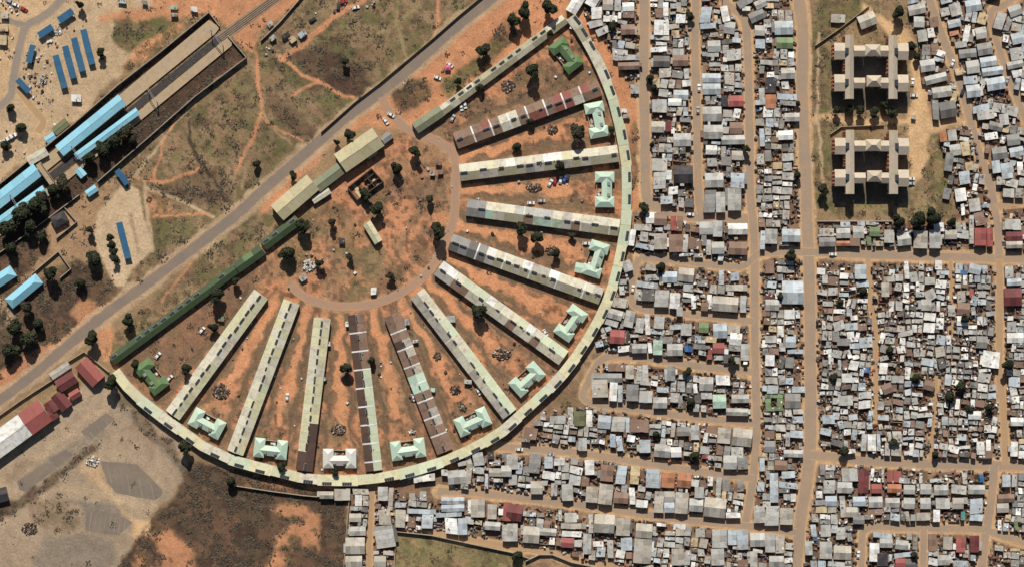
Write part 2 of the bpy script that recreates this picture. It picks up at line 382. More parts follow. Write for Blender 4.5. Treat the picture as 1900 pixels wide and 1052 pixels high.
zone([(495,935),(560,935),(600,955),(590,1030),(560,1050),(480,1060),(515,1000),(540,960),(490,950)], ORANGE, .85, 4, True, .05, 0, (n_mid, .33, .5))
zone([(440,890),(640,905),(640,915),(440,905)], ORANGE, .5, 2)
zone([(735,990),(860,995),(960,1025),(1010,1022),(1080,1050),(1090,1124),(735,1124)], OLIVE, .9, 2, True, .05, .7)
for k in range(9):
    x0, y0 = 158 + k * 7.5, 792 - k * 6; track([(x0, y0), (x0 + 9, y0 + 13)], 2.2, ASPH, .5, .3); track([(x0 + 14, y0 + 20), (x0 + 22, y0 + 31)], 2.2, ASPH, .35, .3)
for k in range(12):
    x0, y0 = 30 + k * 11, 893 - k * 7.6; track([(x0, y0), (x0 + 12, y0 + 18)], 1.2, ASPH * .8, .45, .2)
for k in range(7):
    track([(200 + k * 14, 866 + k * 7), (215 + k * 12, 905 + k * 3)], 1.2, PAVE, .5, .1)
track([(60, 850), (130, 800), (215, 740)], 12, TAN, .4, 1.0); track([(120, 905), (200, 915), (290, 945)], 14, TAN, .45, 1.0)
zone([(250, 760), (300, 810), (290, 850), (230, 800)], BROWN, .25, 6)
# township base
TOWN = [(1060,-80),(1990,-80),(1990,1150),(1070,1150),(960,1020),(800,985),(735,985),(735,1150),(640,1150),(650,905),(830,868),(940,800),(1050,700),(1130,580),(1170,470),(1175,395),(1205,370),(1190,170),(1110,60)]
zone(TOWN, lin(160, 130, 100), 1, 2, False, 0, 0)
mt = inpoly(TOWN, PX, PY).astype(float)
lay(mt * np.clip((n_mid - .42) / .15, 0, 1), BROWN, .75)
lay(mt * np.clip((n_small - .55) / .15, 0, 1), SCRUB, .55)
_blk = np.zeros(PX.shape)
for b_ in BLOCKS: _blk = np.maximum(_blk, inpoly(b_[1], PX, PY).astype(float))
lay(_blk * np.clip((n_mid - .30) / .2, .35, 1), lin(104, 82, 66), .72)  # shaded gaps between roofs painted in as darker ground
zone([(1045,735),(1085,690),(1082,750),(1100,760),(960,810)], DRY, .8, 4, True, .25, .3)
# flats grounds
zone([(1502,-80),(1680,-80),(1720,215),(1735,230),(1770,390),(1770,405),(1512,405),(1505,200)], DRY, 1, 2, True, .12, .4)
zone([(1508,0),(1600,-10),(1600,30),(1520,80),(1505,60)], GREEN, .7, 4, True, .3, .8)
zone([(1525,90),(1545,90),(1545,205),(1525,220)], GREEN, .7, 3, True, .2, .9)
zone([(1515,230),(1540,235),(1545,350),(1520,360)], GREEN, .55, 3, True, .2, .9)
zone([(1505,80),(1524,80),(1526,220),(1508,220)], SCRUB, .5, 3, True, .4)
zone([(1520,362),(1760,372),(1770,402),(1515,405)], OLIVE, .5, 4, True, .15, .6)
zone([(1600,0),(1635,30),(1690,60),(1725,220),(1700,230),(1690,110),(1640,60),(1600,20)], SAND, .9, 3, True, 0, 0)
zone([(1690,110),(1725,130),(1735,225),(1790,222),(1795,232),(1740,245),(1726,300),(1690,350),(1685,250)], SAND, .85, 3, True, 0, 0)
zone([(1728,250),(1748,250),(1765,370),(1720,375)], OLIVE, .7, 3, True, .2, .6)
zone([(1510,215),(1700,222),(1700,232),(1510,230)], SAND, .85, 2, True, 0, 0)
# mottled growth over the waste ground
NV = (vnoise(22, 4, 31), vnoise(17, 4, 32), vnoise(28, 4, 33), vnoise(9, 3, 34))
_open = np.clip(np.maximum(SCR, GRS) * 1.6, 0, 1) * np.clip((.7 - SCR) * 6, 0, 1)
lay(_open * np.clip((NV[0] - .54) / .08, 0, 1), lin(96, 84, 58), .7)
lay(_open * np.clip((NV[1] - .56) / .08, 0, 1), lin(164, 130, 98), .6)
lay(_open * np.clip((NV[2] - .58) / .07, 0, 1), lin(92, 94, 56), .65)
lay(_open * np.clip((NV[3] - .60) / .08, 0, 1), lin(84, 66, 52), .6)
lay(np.clip(SCR * 1.3, 0, 1) * np.clip((NV[1] - .50) / .1, 0, 1), lin(66, 50, 41), .75)
lay(np.clip((SCR - .7) * 6, 0, 1) * np.clip((NV[2] - .52) / .08, 0, 1), lin(112, 84, 64), .6)
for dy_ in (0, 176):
    zone([(1583,104+dy_),(1648,104+dy_),(1648,145+dy_),(1583,145+dy_)], lin(92, 92, 98), .9, 1, False, 0, 0); zone([(1541,110+dy_),(1568,110+dy_),(1568,140+dy_),(1541,140+dy_)], lin(80, 76, 74), .8, 1, False, 0, 0)  # courtyard shade painted into the ground colour
    zone([(1540,168+dy_),(1690,170+dy_),(1690,200+dy_),(1540,200+dy_)], lin(80, 78, 70), .7, 2, False, 0, 0)  # cast shadow of the flats painted as a dark strip below them
# foot tracks
for pts, w, c in [
    ([(474,100),(478,160),(485,205),(470,260),(435,320)], 7, ORANGE), ([(520,105),(560,140),(590,152),(640,178),(655,182)], 7, ORANGE),
    ([(588,152),(545,178)], 5, ORANGE), ([(476,195),(520,255),(540,270)], 4, DRY * 1.3), ([(480,215),(520,245),(560,262)], 4, ORANGE),
    ([(738,0),(735,50),(755,110),(720,130)], 5, OLIVE * 1.25), ([(735,50),(690,70)], 4, OLIVE * 1.25), ([(735,45),(780,10)], 4, OLIVE * 1.25),
    ([(812,0),(815,40),(805,65)], 6, ORANGE), ([(520,110),(560,85),(620,30),(680,0)], 9, ORANGE),
    ([(460,112),(400,150),(330,220),(250,330),(200,370)], 4, TAN), ([(330,215),(300,270),(285,335)], 4, ORANGE), ([(370,315),(300,340),(255,330)], 6, ORANGE),
    ([(395,402),(330,370),(270,350)], 6, TAN), ([(385,395),(320,400),(285,405)], 5, ORANGE), ([(265,330),(275,400),(285,465)], 6, TAN),
    ([(440,320),(455,310),(450,350)], 4, DRY * 1.2), ([(200,590),(205,640),(195,670)], 5, ORANGE), ([(190,600),(215,580)], 5, ORANGE),
    ([(360,480),(330,520),(300,560)], 4, ORANGE), ([(90,650),(160,590),(200,560)], 5, ORANGE),
    ([(1520,60),(1516,150),(1518,220),(1528,340)], 5, TAN), ([(640,760),(0,760)], 0.1, TAN)]:
    track(pts, w, c)
# drain in the field
track([(350,225),(352,258),(370,300),(395,330),(418,370)], 7, lin(58, 50, 40), .95, .6)
track([(630,100),(660,130),(690,165)], 4, BURNT_AND_SHADE, .8)
# tracks in the hostel yards (wheel-worn orange and darker gullies beside the blocks)
SPOKES = [((845,262),(1112,163)), ((853,321),(1147,285)), ((866,385),(1149,423)), ((836,449),(1116,550)), ((814,497),(1046,664)), ((774,544),(946,768)),
          ((727,583),(826,838)), ((660,583),(694,873)), ((598,590),(564,873)), ((541,560),(436,840)), ((484,546),(320,770))]
for a, b in SPOKES:
    d_ = np.array(b, float) - np.array(a, float); d_ /= np.hypot(*d_); n_ = np.array([-d_[1], d_[0]])
    for o in (-22, 22):
        q0, q1 = np.array(a) + n_ * o * .9, np.array(b) + n_ * o * 1.15
        track([tuple(q0), tuple((q0 + q1) / 2 + n_ * o * .1), tuple(q1)], 14, lin(122, 98, 78), .7, 1.4)
        track([tuple(q0 + n_ * o * .1), tuple((q0 + q1) / 2), tuple(q1 + n_ * o * .2)], 6, lin(96, 84, 62), .65, 1.5)
    for o in (-31, 31):
        q0, q1 = np.array(a) + n_ * o * .8, np.array(b) + n_ * o * 1.2
        track([tuple(q0), tuple((q0 + q1) / 2), tuple(q1)], 3.2, BURNT_AND_SHADE, .65, 1.1)
for (a, b), (c, d) in zip(SPOKES[:-1], SPOKES[1:]):
    p = [((a[0] + c[0]) / 2 * (1 - t) + (b[0] + d[0]) / 2 * t, (a[1] + c[1]) / 2 * (1 - t) + (b[1] + d[1]) / 2 * t) for t in (0, .35, .7)]
    track(p, 18, BRIGHT, .8, 1.2)
    for s in (.3, .72):
        p = [(a[0] * (1 - s) + c[0] * s + (b[0] * (1 - s) + d[0] * s - a[0] * (1 - s) - c[0] * s) * t,
              a[1] * (1 - s) + c[1] * s + (b[1] * (1 - s) + d[1] * s - a[1] * (1 - s) - c[1] * s) * t) for t in (-.05, .5, .95)]
        track(p, 4.5, BURNT_AND_SHADE, .7, .9)
        p2 = [(x + 7 * (.5 - s) * -2, y) for x, y in p]; track(p2, 9, DRY, .4, 1.0)

# sandy shoulders under the roads
ROADS = [  # name, width, kind, points
    ('road', 22, 'main', [(-70,792),(44,709),(118,647),(191,586),(258,537),(325,487),(385,441),(445,394),(484,357),(560,291),(641,220),(703,175),(754,134),(800,92),(846,51),(911,0),(990,-70)]),
    ('road', 21, 'town', [(1193,-70),(1195,0),(1195,90),(1195,171),(1197,270),(1198,345),(1203,372),(1224,388),(1265,399),(1323,405),(1395,407)]),
    ('road', 17, 'town', [(1292,-70),(1291,0),(1289,85),(1292,171),(1294,265),(1296,359),(1301,398)]),
    ('road', 17, 'town', [(1325,-40),(1347,7),(1374,27),(1385,55),(1389,154),(1391,270),(1392,359),(1396,400),(1400,463),(1400,590),(1402,709),(1404,795),(1396,897),(1383,970)]),
    ('road', 25, 'town', [(1480,-70),(1483,0),(1490,68),(1488,171),(1492,265),(1496,359),(1497,401),(1502,521),(1503,620),(1504,709),(1503,829),(1494,911),(1485,966),(1477,1052),(1470,1124)]),
    ('road', 17, 'town', [(1402,474),(1430,468),(1500,468),(1625,473),(1762,477),(1900,481),(1990,484)]),
    ('road', 14, 'town', [(1186,478),(1248,483),(1316,491),(1371,495),(1392,485),(1402,474)]),
    ('road', 14, 'town', [(1186,478),(1177,504),(1171,550),(1186,571),(1248,580),(1316,587),(1398,596)]),
    ('road', 15, 'town', [(1090,712),(1108,676),(1131,661),(1179,662),(1248,671),(1316,682),(1398,689)]),
    ('road', 15, 'town', [(1090,712),(1082,733),(1100,748),(1179,758),(1265,771),(1400,785)]),
    ('road', 15, 'town', [(925,828),(991,833),(1077,840),(1179,856),(1282,872),(1397,887)]),
    ('road', 15, 'town', [(812,911),(878,913),(940,920),(1008,928),(1094,938),(1179,951),(1282,965),(1381,975),(1478,987)]),
    ('road', 19, 'town', [(1503,843),(1560,849),(1625,856),(1762,861),(1900,865),(1990,868)]),
    ('road', 18, 'town', [(1845,863),(1842,897),(1836,949),(1827,1000),(1822,1052),(1815,1124)]),
    ('road', 15, 'town', [(1830,981),(1714,979),(1640,977),(1612,978),(1600,990),(1598,1052),(1596,1124)]),
    ('road', 14, 'town', [(1714,981),(1713,1052),(1711,1124)]),
    ('road', 14, 'town', [(1836,985),(1900,1005),(1990,1030)]),
    ('road', 17, 'town', [(1700,-70),(1724,0),(1748,68),(1776,137),(1796,205),(1813,274),(1837,342),(1845,390),(1852,430),(1854,478)]),
    ('road', 14, 'dirt', [(1854,480),(1855,555),(1854,640),(1854,692),(1862,760),(1866,863)]),
    ('road', 14, 'town', [(1900,-20),(1866,8),(1840,22),(1842,51),(1861,113),(1889,188),(1910,240)]),
    ('road', 13, 'dirt', [(1846,385),(1870,378),(1910,374)]),
    ('road', 16, 'lane', [(709,180),(720,205),(754,239),(785,252),(812,263),(838,280),(846,310),(845,342),(843,400),(828,445),(806,489),(778,521),(737,547),(692,564),(641,569),(600,564),(562,549),(538,528)]),
    ('road', 16, 'grey', [(140,-30),(100,15),(72,36),(48,50),(36,90),(24,150),(18,180),(-20,215)]),
    ('road', 11, 'grey', [(48,46),(25,42),(0,28),(-40,10)]),
    ('road', 12, 'dirt', [(32,165),(60,200),(80,225),(70,245)]),
    ('dirt_lane', 11, 'dirt', [(690,903),(687,960),(683,1052),(680,1124)]),
    ('dirt_lane', 10, 'dirt', [(1610,480),(1614,540),(1624,600),(1625,690),(1626,780)]),
    ('dirt_lane', 7, 'dirt', [(1764,480),(1766,560),(1766,620)]),
    ('dirt_lane', 7, 'dirt', [(1738,690),(1734,760),(1730,800),(1726,858)]),
    ('dirt_lane', 12, 'dirt', [(802,984),(846,997),(900,1006),(949,1014),(991,1018),(1040,1032),(1090,1044),(1160,1052),(1230,1070)]),
]
for nm, w, kd, pts in ROADS:
    if kd in ('town', 'dirt'): track(pts, w + 9, SAND, .75, .35)
    elif kd == 'main': track(pts, w + 14, TAN, .7, .6)
    else: track(pts, w + 4, TAN, .5, .5)
    d = np.clip((w / 2 + 2 - pdist(pts, PX, PY)), 0, 1); SCR = SCR * (1 - d); GRS *= (1 - d)
# overall unevenness of the soil
COL *= (0.80 + .28 * n_mid + .20 * n_small)[..., None]
COL *= (1 + (n_big - .5) * .25)[..., None]
COL = np.clip(COL, .01, .9)

# ground mesh: fine in the middle, one last row far out to the horizon
fx = np.concatenate([[-66000], gx, [68000]]); fy = np.concatenate([[-66000], gy, [68000]])
FX, FY = np.meshgrid(fx, fy)
CC = np.pad(COL, ((1, 1), (1, 1), (0, 0)), mode='edge')
V = np.stack([(FX - CX) * S, (CY - FY) * S, np.zeros_like(FX)], -1).reshape(-1, 3)
ny, nx = FX.shape
idx = np.arange(ny * nx).reshape(ny, nx)
F = np.stack([idx[:-1, :-1], idx[1:, :-1], idx[1:, 1:], idx[:-1, 1:]], -1).reshape(-1, 4)

def ground_material():
    m, nt, b = base_mat('earth_and_dry_grass', .95)
    at = N(nt, 'ShaderNodeAttribute', attribute_name='soil'); g = N(nt, 'ShaderNodeNewGeometry')
    n1 = noise(nt, .9, 4, .7, g.outputs['Position']); n2 = noise(nt, .22, 3, .6, g.outputs['Position']); n3 = noise(nt, 2.6, 2, .6, g.outputs['Position'])
    v = N(nt, 'ShaderNodeMath', operation='MULTIPLY')
    nt.links.new(ramp(nt, n1, (.28, .72, .66, 1.26)), v.inputs[0]); nt.links.new(ramp(nt, n2, (.3, .7, .86, 1.12)), v.inputs[1])
    cb = N(nt, 'ShaderNodeCombineColor'); [nt.links.new(v.outputs[0], cb.inputs[i]) for i in range(3)]
    c1 = mixc(nt, 1.0, at.outputs['Color'], cb.outputs[0], 'MULTIPLY')
    c2 = mixc(nt, ramp(nt, n3, (.60, .74, 0, .25)), c1, (.10, .07, .045))
    nt.links.new(c2, b.inputs['Base Color'])
    bp = N(nt, 'ShaderNodeBump'); bp.inputs['Strength'].default_value = .6; bp.inputs['Distance'].default_value = .35
    nt.links.new(n1, bp.inputs['Height']); nt.links.new(bp.outputs[0], b.inputs['Normal'])
    return m
me = np_mesh('ground', V, F, ground_material())
ca = me.color_attributes.new('soil', 'FLOAT_COLOR', 'POINT')
rgba = np.ones((len(V), 4), np.float32); rgba[:, :3] = CC.reshape(-1, 3); ca.data.foreach_set('color', rgba.ravel())
tag(link('ground', me), kind='structure')

# ------------------------------------------------------------------ roads
def road_material(name, c, edge, amt=.5):
    m, nt, b = base_mat(name, .9)
    at = N(nt, 'ShaderNodeAttribute', attribute_name='edge'); g = N(nt, 'ShaderNodeNewGeometry')
    n1 = noise(nt, .5, 4, .7, g.outputs['Position']); n2 = noise(nt, .09, 3, .6, g.outputs['Position'])
    add = N(nt, 'ShaderNodeMath', operation='ADD'); nt.links.new(at.outputs['Fac'], add.inputs[0])
    nt.links.new(ramp(nt, n1, (.3, .7, -.38, .38)), add.inputs[1])
    f = ramp(nt, add.outputs[0], (.38, .85, 0, 1))
    cA = mixc(nt, ramp(nt, n2, (.35, .65, 0, amt)), c, edge)
    cB = mixc(nt, ramp(nt, n1, (.3, .7, 0, .35)), cA, tuple(x * .68 for x in c))
    nt.links.new(mixc(nt, f, cB, edge), b.inputs['Base Color'])
    return m
L3 = lambda *a: tuple(float(x) for x in lin(*a))
RMAT = {'main': road_material('asphalt_worn', L3(126, 114, 102), L3(168, 136, 108), .25),
        'town': road_material('township_street', L3(152, 133, 114), L3(186, 150, 114), .35),
        'grey': road_material('tarred_lane', L3(138, 126, 114), L3(176, 150, 122), .3),
        'lane': road_material('court_drive', L3(160, 132, 110), L3(180, 134, 102), .4),
        'dirt': road_material('dirt_track', L3(168, 138, 106), L3(180, 146, 110), .5)}
def smooth(pts, n=6):
    out = []
    P = [np.array(p, float) for p in pts]
    for i in range(len(P) - 1):
        p0 = P[max(i - 1, 0)]; p1 = P[i]; p2 = P[i + 1]; p3 = P[min(i + 2, len(P) - 1)]
        for k in range(n):
            t = k / n
            out.append(.5 * ((2 * p1) + (-p0 + p2) * t + (2 * p0 - 5 * p1 + 4 * p2 - p3) * t * t + (-p0 + 3 * p1 - 3 * p2 + p3) * t ** 3))
    out.append(P[-1]); return out
def ribbon(name, pts, w, mat, z, jit=.06):
    pts = smooth(pts, 7); n = len(pts); V = []; E = []
    prof = [(-.5, 1), (-.36, .3), (0, 0), (.36, .3), (.5, 1)]
    for i, p in enumerate(pts):
        d = pts[min(i + 1, n - 1)] - pts[max(i - 1, 0)]; d /= np.hypot(*d) + 1e-9
        nrm = np.array([-d[1], d[0]]); ww = w * (1 + rnd.uniform(-jit, jit))
        for o, e in prof:
            q = p + nrm * o * ww; x, y = W(q[0], q[1]); V.append((x, y, z)); E.append(e)
    F = [(i * 5 + j, i * 5 + j + 1, (i + 1) * 5 + j + 1, (i + 1) * 5 + j) for i in range(n - 1) for j in range(4)]
    me = np_mesh(name, V, F, mat)
    at = me.attributes.new('edge', 'FLOAT', 'POINT'); at.data.foreach_set('value', E)
    return tag(link(name, me), kind='structure')
for i, (nm, w, kd, pts) in enumerate(ROADS):
    ribbon(nm, pts, w, RMAT[kd], .012 + .004 * i, .10 if kd == 'main' else .07)

def sheet(name, poly, z, mat):
    pts = [W(*p) for p in poly]; me = bpy.data.meshes.new(name); me.from_pydata([(x, y, z) for x, y in pts], [], [tuple(range(len(pts)))[::-1]]); me.materials.append(mat)
    return tag(link(name, me), kind='structure')
LOTM = road_material('lot_asphalt', L3(120, 108, 96), L3(160, 138, 114), .3)
for zi, poly in enumerate(([(186,855),(222,858),(252,861),(278,884),(301,909),(300,918),(287,927),(250,921),(213,913),(202,893),(190,870)], [(96,849),(122,833),(136,843),(108,866)],
                           [(160,945),(212,952),(246,968),(220,992),(158,984)], [(32,892),(88,857),(104,868),(48,912),(36,908)], [(150,800),(196,766),(214,776),(166,818)])):
    sheet('asphalt_patch', poly, .014 + .004 * zi, LOTM)
pl = MB()
for k in range(8):
    for (x0, y0, dx, dy) in ((200 + k * 11.5, 862 + k * 5.2, 7, 34), (100 + k * 12, 872 - k * 8.5, 11, 17), (160 + k * 7, 806 - k * 5.3, 9, 13), (170 + k * 9, 950 + k * 2, -4, 26)):
        A, B = W(x0, y0), W(x0 + dx, y0 + dy); a_ = math.atan2(B[1] - A[1], B[0] - A[0])
        pl.rbox((A[0] + B[0]) / 2, (A[1] + B[1]) / 2, math.hypot(B[0] - A[0], B[1] - A[1]), .22, .036, .042, a_)
tag(pl.build('parking_lines', roof_mat('faded_line_paint', (.34, .31, .26), (.25, .21, .17), .6, .9)), kind='structure')

# ------------------------------------------------------------------ building blocks
def frame(a, b, z=3.0):
    ax, ay = W(*a, z); bx_, by = W(*b, z)
    return (ax + bx_) / 2, (ay + by) / 2, math.hypot(bx_ - ax, by - ay), math.atan2(by - ay, bx_ - ax)

def gable_wall(mb, L, Wd, ze, zr, mi=0, x0=None, x1=None):
    a = -L / 2 if x0 is None else x0; b = L / 2 if x1 is None else x1; h = Wd / 2
    vs = [(a, -h, 0), (a, h, 0), (a, h, ze), (a, 0, zr), (a, -h, ze), (b, -h, 0), (b, h, 0), (b, h, ze), (b, 0, zr), (b, -h, ze)]
    mb.add(vs, [(4, 3, 2, 1, 0), (5, 6, 7, 8, 9), (0, 1, 6, 5), (0, 5, 9, 4), (1, 2, 7, 6), (2, 3, 8, 7), (3, 4, 9, 8)], mi)

_pc = {}
def slope_panel(parent, x0, x1, Wd, ze, zr, side, mat, ov=.35, name='roof_panel', lift=.06, th=.1):
    """one sheet of a gable roof: side +1 or -1 of the ridge"""
    k = (zr - ze) / (Wd / 2); h = Wd / 2 + ov
    key = (round(x1 - x0, 3), round(Wd, 2), round(ze, 2), round(zr, 2), side, mat.name, round(lift, 3), round(ov, 2))
    if key not in _pc:
        mb = MB(); l = (x1 - x0) / 2; zl = ze - ov * k + lift
        if side > 0: mb.slab([(-l, 0, zr + lift), (l, 0, zr + lift), (l, h, zl), (-l, h, zl)][::-1], th)
        else: mb.slab([(-l, -h, zl), (l, -h, zl), (l, 0, zr + lift), (-l, 0, zr + lift)], th)
        _pc[key] = mb.mesh(name, mat)
    return link(name, _pc[key], parent, ((x0 + x1) / 2, 0, 0))

def gable_building(name, label, cat, a, b, w, ze, zr, roof, wall='wall', group=None, n=1, ov=.35, hip=False):
    x, y, L, an = frame(a, b, ze); root = empty(name, x, y, an); Wd = w * S
    mb = MB()
    if wall == 'steel':   # open canopy on posts
        k = int(L / 5)
        for i in range(k + 1):
            for s_ in (-1, 1):
                p_ = MB(); p_.rbox(0, 0, .25, .25, 0, ze); p_.build('post', M['steel'], root, (-L/2 + .4 + (L - .8) * i / k, s_ * (Wd/2 - .8), 0))
    else:
        if hip: mb.box(-L/2, L/2, -Wd/2, Wd/2, 0, ze)
        else: gable_wall(mb, L, Wd, ze, zr - .02)
        mb.build('wall', M.get(wall, RM.get(wall)), root)
    rm = M.get(roof) or RM[roof]
    if hip: hip_roof(root, L, Wd, ze, zr, rm, ov)
    else:
        for i in range(n):
            x0 = -L/2 - (ov if i == 0 else -.02) + (L / n) * i * (1 if i else 0); x1 = -L/2 + L / n * (i + 1) + (ov if i == n - 1 else 0)
            for s in (1, -1): slope_panel(root, x0, x1, Wd, ze, zr, s, rm, ov)
        rc = MB(); rc.box(-L/2 - ov, L/2 + ov, -.18, .18, zr + .03, zr + .12); rc.build('ridge_cap', rm, root)
    tag(root, label, cat, group); return root

def hip_roof(root, L, Wd, ze, zr, mat, ov=.35, z0=0, name='roof_slope', cx=0, cy=0, ang=0):
    l, h = L/2 + ov, Wd/2 + ov; r = max(l - h, .05) if l > h else .05
    if l < h: # ridge along y
        ang += math.pi / 2; l, h = h, l; r = l - h
    c, s = math.cos(ang), math.sin(ang)
    T = lambda p: (cx + c * p[0] - s * p[1], cy + s * p[0] + c * p[1], p[2])
    A = (-l, -h, ze); B = (l, -h, ze); C = (l, h, ze); D = (-l, h, ze); E = (-r, 0, zr); F_ = (r, 0, zr)
    for f in ((A, B, F_, E), (B, C, F_), (C, D, E, F_), (D, A, E)):
        mb = MB(); mb.slab([T(p) for p in f], .1); mb.build(name, mat, root)

def vent_mesh(w, l, h):
    mb = MB(); mb.box(-l/2, l/2, -w/2, w/2, 0, h, 0); mb.box(-l/2 - .12, l/2 + .12, -w/2 - .1, w/2 + .1, -.1, .12, 1)
    return mb.mesh('ridge_vent', [M['vent'], M['frame']])

# ------------------------------------------------------------------ hostel spokes
SP_STYLE = [  # label, colour weights for the two slopes, share of bright firebreak strips
    ('long hostel wing, mostly red oxide sheets with white patches, topmost of the fan', [('redoxide', 4), ('rust', 6)], [('rust', 6), ('redoxide', 2), ('cream', 2)], 2),
    ('long cream and rust roofed hostel wing second from the top of the fan', [('cream', 5), ('w', 2), ('rust', 2), ('hostel', 2)], [('hostel_khaki', 4), ('t', 3), ('m', 1)], 0),
    ('hostel wing with pale left end fading to rust, third from top of fan', [('cream', 4), ('t', 3), ('g', 2), ('rust', 2)], [('hostel_khaki', 3), ('t', 2), ('rust', 2), ('p', 1)], 3),
    ('hostel wing with grey left end beside the big dark tree, fourth from top', [('t', 2), ('cream', 5), ('w', 2)], [('hostel_khaki', 4), ('hostel_mint', 3), ('t', 2)], 3),
    ('pale tan hostel wing sloping right and down, fifth from top of fan', [('cream', 5), ('w', 2), ('hostel_mint', 2)], [('cream', 4), ('rust', 2), ('t', 2)], 4),
    ('pale tan hostel wing ending at lower right, sixth from top of fan', [('cream', 5), ('hostel_mint', 4)], [('cream', 4), ('t', 3), ('hostel_khaki', 2)], 3),
    ('rusty brown hostel wing with a bright mint patch near its middle', [('rust', 6), ('t', 2)], [('rust', 6), ('brown', 1)], 2),
    ('hostel wing half dark brown and half pale mint, nearly upright', [('hostel_mint', 6)], [('brown', 7), ('rust', 1)], 2),
    ('yellow green hostel wing with dark brown lower end, third from left', [('hostel', 6), ('cream', 2)], [('hostel', 5), ('cream', 3)], 0),
    ('yellow green hostel wing, second of the fan from the left', [('hostel', 6), ('cream', 3), ('hostel_mint', 2)], [('hostel', 4), ('cream', 4)], 0),
    ('cream hostel wing at the left end of the fan', [('cream', 5), ('hostel', 5)], [('cream', 5), ('hostel', 2)], 0)]
def pick(ws):
    t = rnd.uniform(0, sum(w for _, w in ws))
    for k, w in ws:
        t -= w
        if t <= 0: break
    return M.get(k) or RM[k]
vm_list = [vent_mesh(w_, l_, .6) for w_, l_ in ((.8, 3.9), (1.0, 2.9), (.7, 2.0), (.9, 3.4))]
pipe_cap = MB(); pipe_cap.rbox(0, 0, .5, .5, 0, .7); pipe_cap = pipe_cap.mesh('roof_cowl', M['conc'])
for si, ((a, b), (lab, wp, wm, strip)) in enumerate(zip(SPOKES, SP_STYLE)):
    ze, zr = 3.6, 5.1
    x, y, L, an = frame(a, b, 4); Wd = 29 * S
    root = empty('hostel_wing', x, y, an); tag(root, lab, 'hostel wing', 'hostel wings fanning out from the court')
    mb = MB(); gable_wall(mb, L, Wd, ze, zr - .02); mb.build('wall', M['wallpale'], root)
    n = max(10, round(L / 5.2)); bl = L / n; prev = [None, None]
    for i in range(n):
        x0 = -L/2 + i * bl; x1 = x0 + bl
        for s, ws in ((1, wp), (-1, wm)):
            j = 0 if s > 0 else 1
            mt_ = prev[j] if (prev[j] is not None and rnd.random() < .35) else pick(ws)
            prev[j] = mt_; t = i / n
            if si == 6 and .38 < t < .55: mt_ = M['mint']
            if si == 7 and s > 0 and t < .33: mt_ = M['rust']
            if si == 7 and s > 0 and t >= .33: mt_ = M['hostel_mint']
            if si == 8 and (t > .84 or (t > .68 and s > 0)): mt_ = M['brown']
            if si == 3 and t < .22: mt_ = RM['m'] if rnd.random() < .7 else RM['d']
            if si == 2 and t < .12: mt_ = RM['m']
            if si == 0: mt_ = M['cream'] if .27 < t < .38 else (M['redoxide'] if s > 0 and t > .4 and mt_ is RM['w'] else mt_)
            ww = .04
            if strip and i % strip == 0 and i and (si in (0, 6, 7) or rnd.random() < .7):
                slope_panel(root, x0 - .42, x0 + .42, Wd, ze, zr, s, RM['w'] if si in (0, 7, 6, 3) else M['cream'], .38, 'fire_wall', .13 + .01 * s, .1); 
            slope_panel(root, x0 + ww, x1 - ww, Wd, ze, zr, s, mt_, .35, 'roof_panel', .06 + .02 * (i % 2))
        if rnd.random() < (.93 if si > 7 else .6):
            off = .35 if si > 0 else .2
            link('ridge_vent', rnd.choice(vm_list), root, ((x0 + x1) / 2 + rnd.uniform(-.4, .4), off * rnd.uniform(-1, 1), zr - .05))
            if si < 8 and rnd.random() < .6: link('roof_cowl', pipe_cap, root, ((x0 + x1) / 2 + rnd.uniform(-2, 2), rnd.uniform(-1.6, 1.6), zr - .3))

# ------------------------------------------------------------------ perimeter ring
rp = RING; mid = W(700, 500)
root = empty('perimeter_block', *W(1000, 700)); tag(root, 'long pale yellow green curved block closing the hostel in a half ring', 'hostel block')
rx, ry = root.location[0], root.location[1]
def offs(pts, o):
    out = []
    for i, p in enumerate(pts):
        q0 = pts[max(i - 1, 0)]; q1 = pts[min(i + 1, len(pts) - 1)]
        d = np.array(q1, float) - np.array(q0, float); d /= np.hypot(*d); n_ = np.array([-d[1], d[0]])
        out.append(np.array(p, float) + n_ * o)
    return out
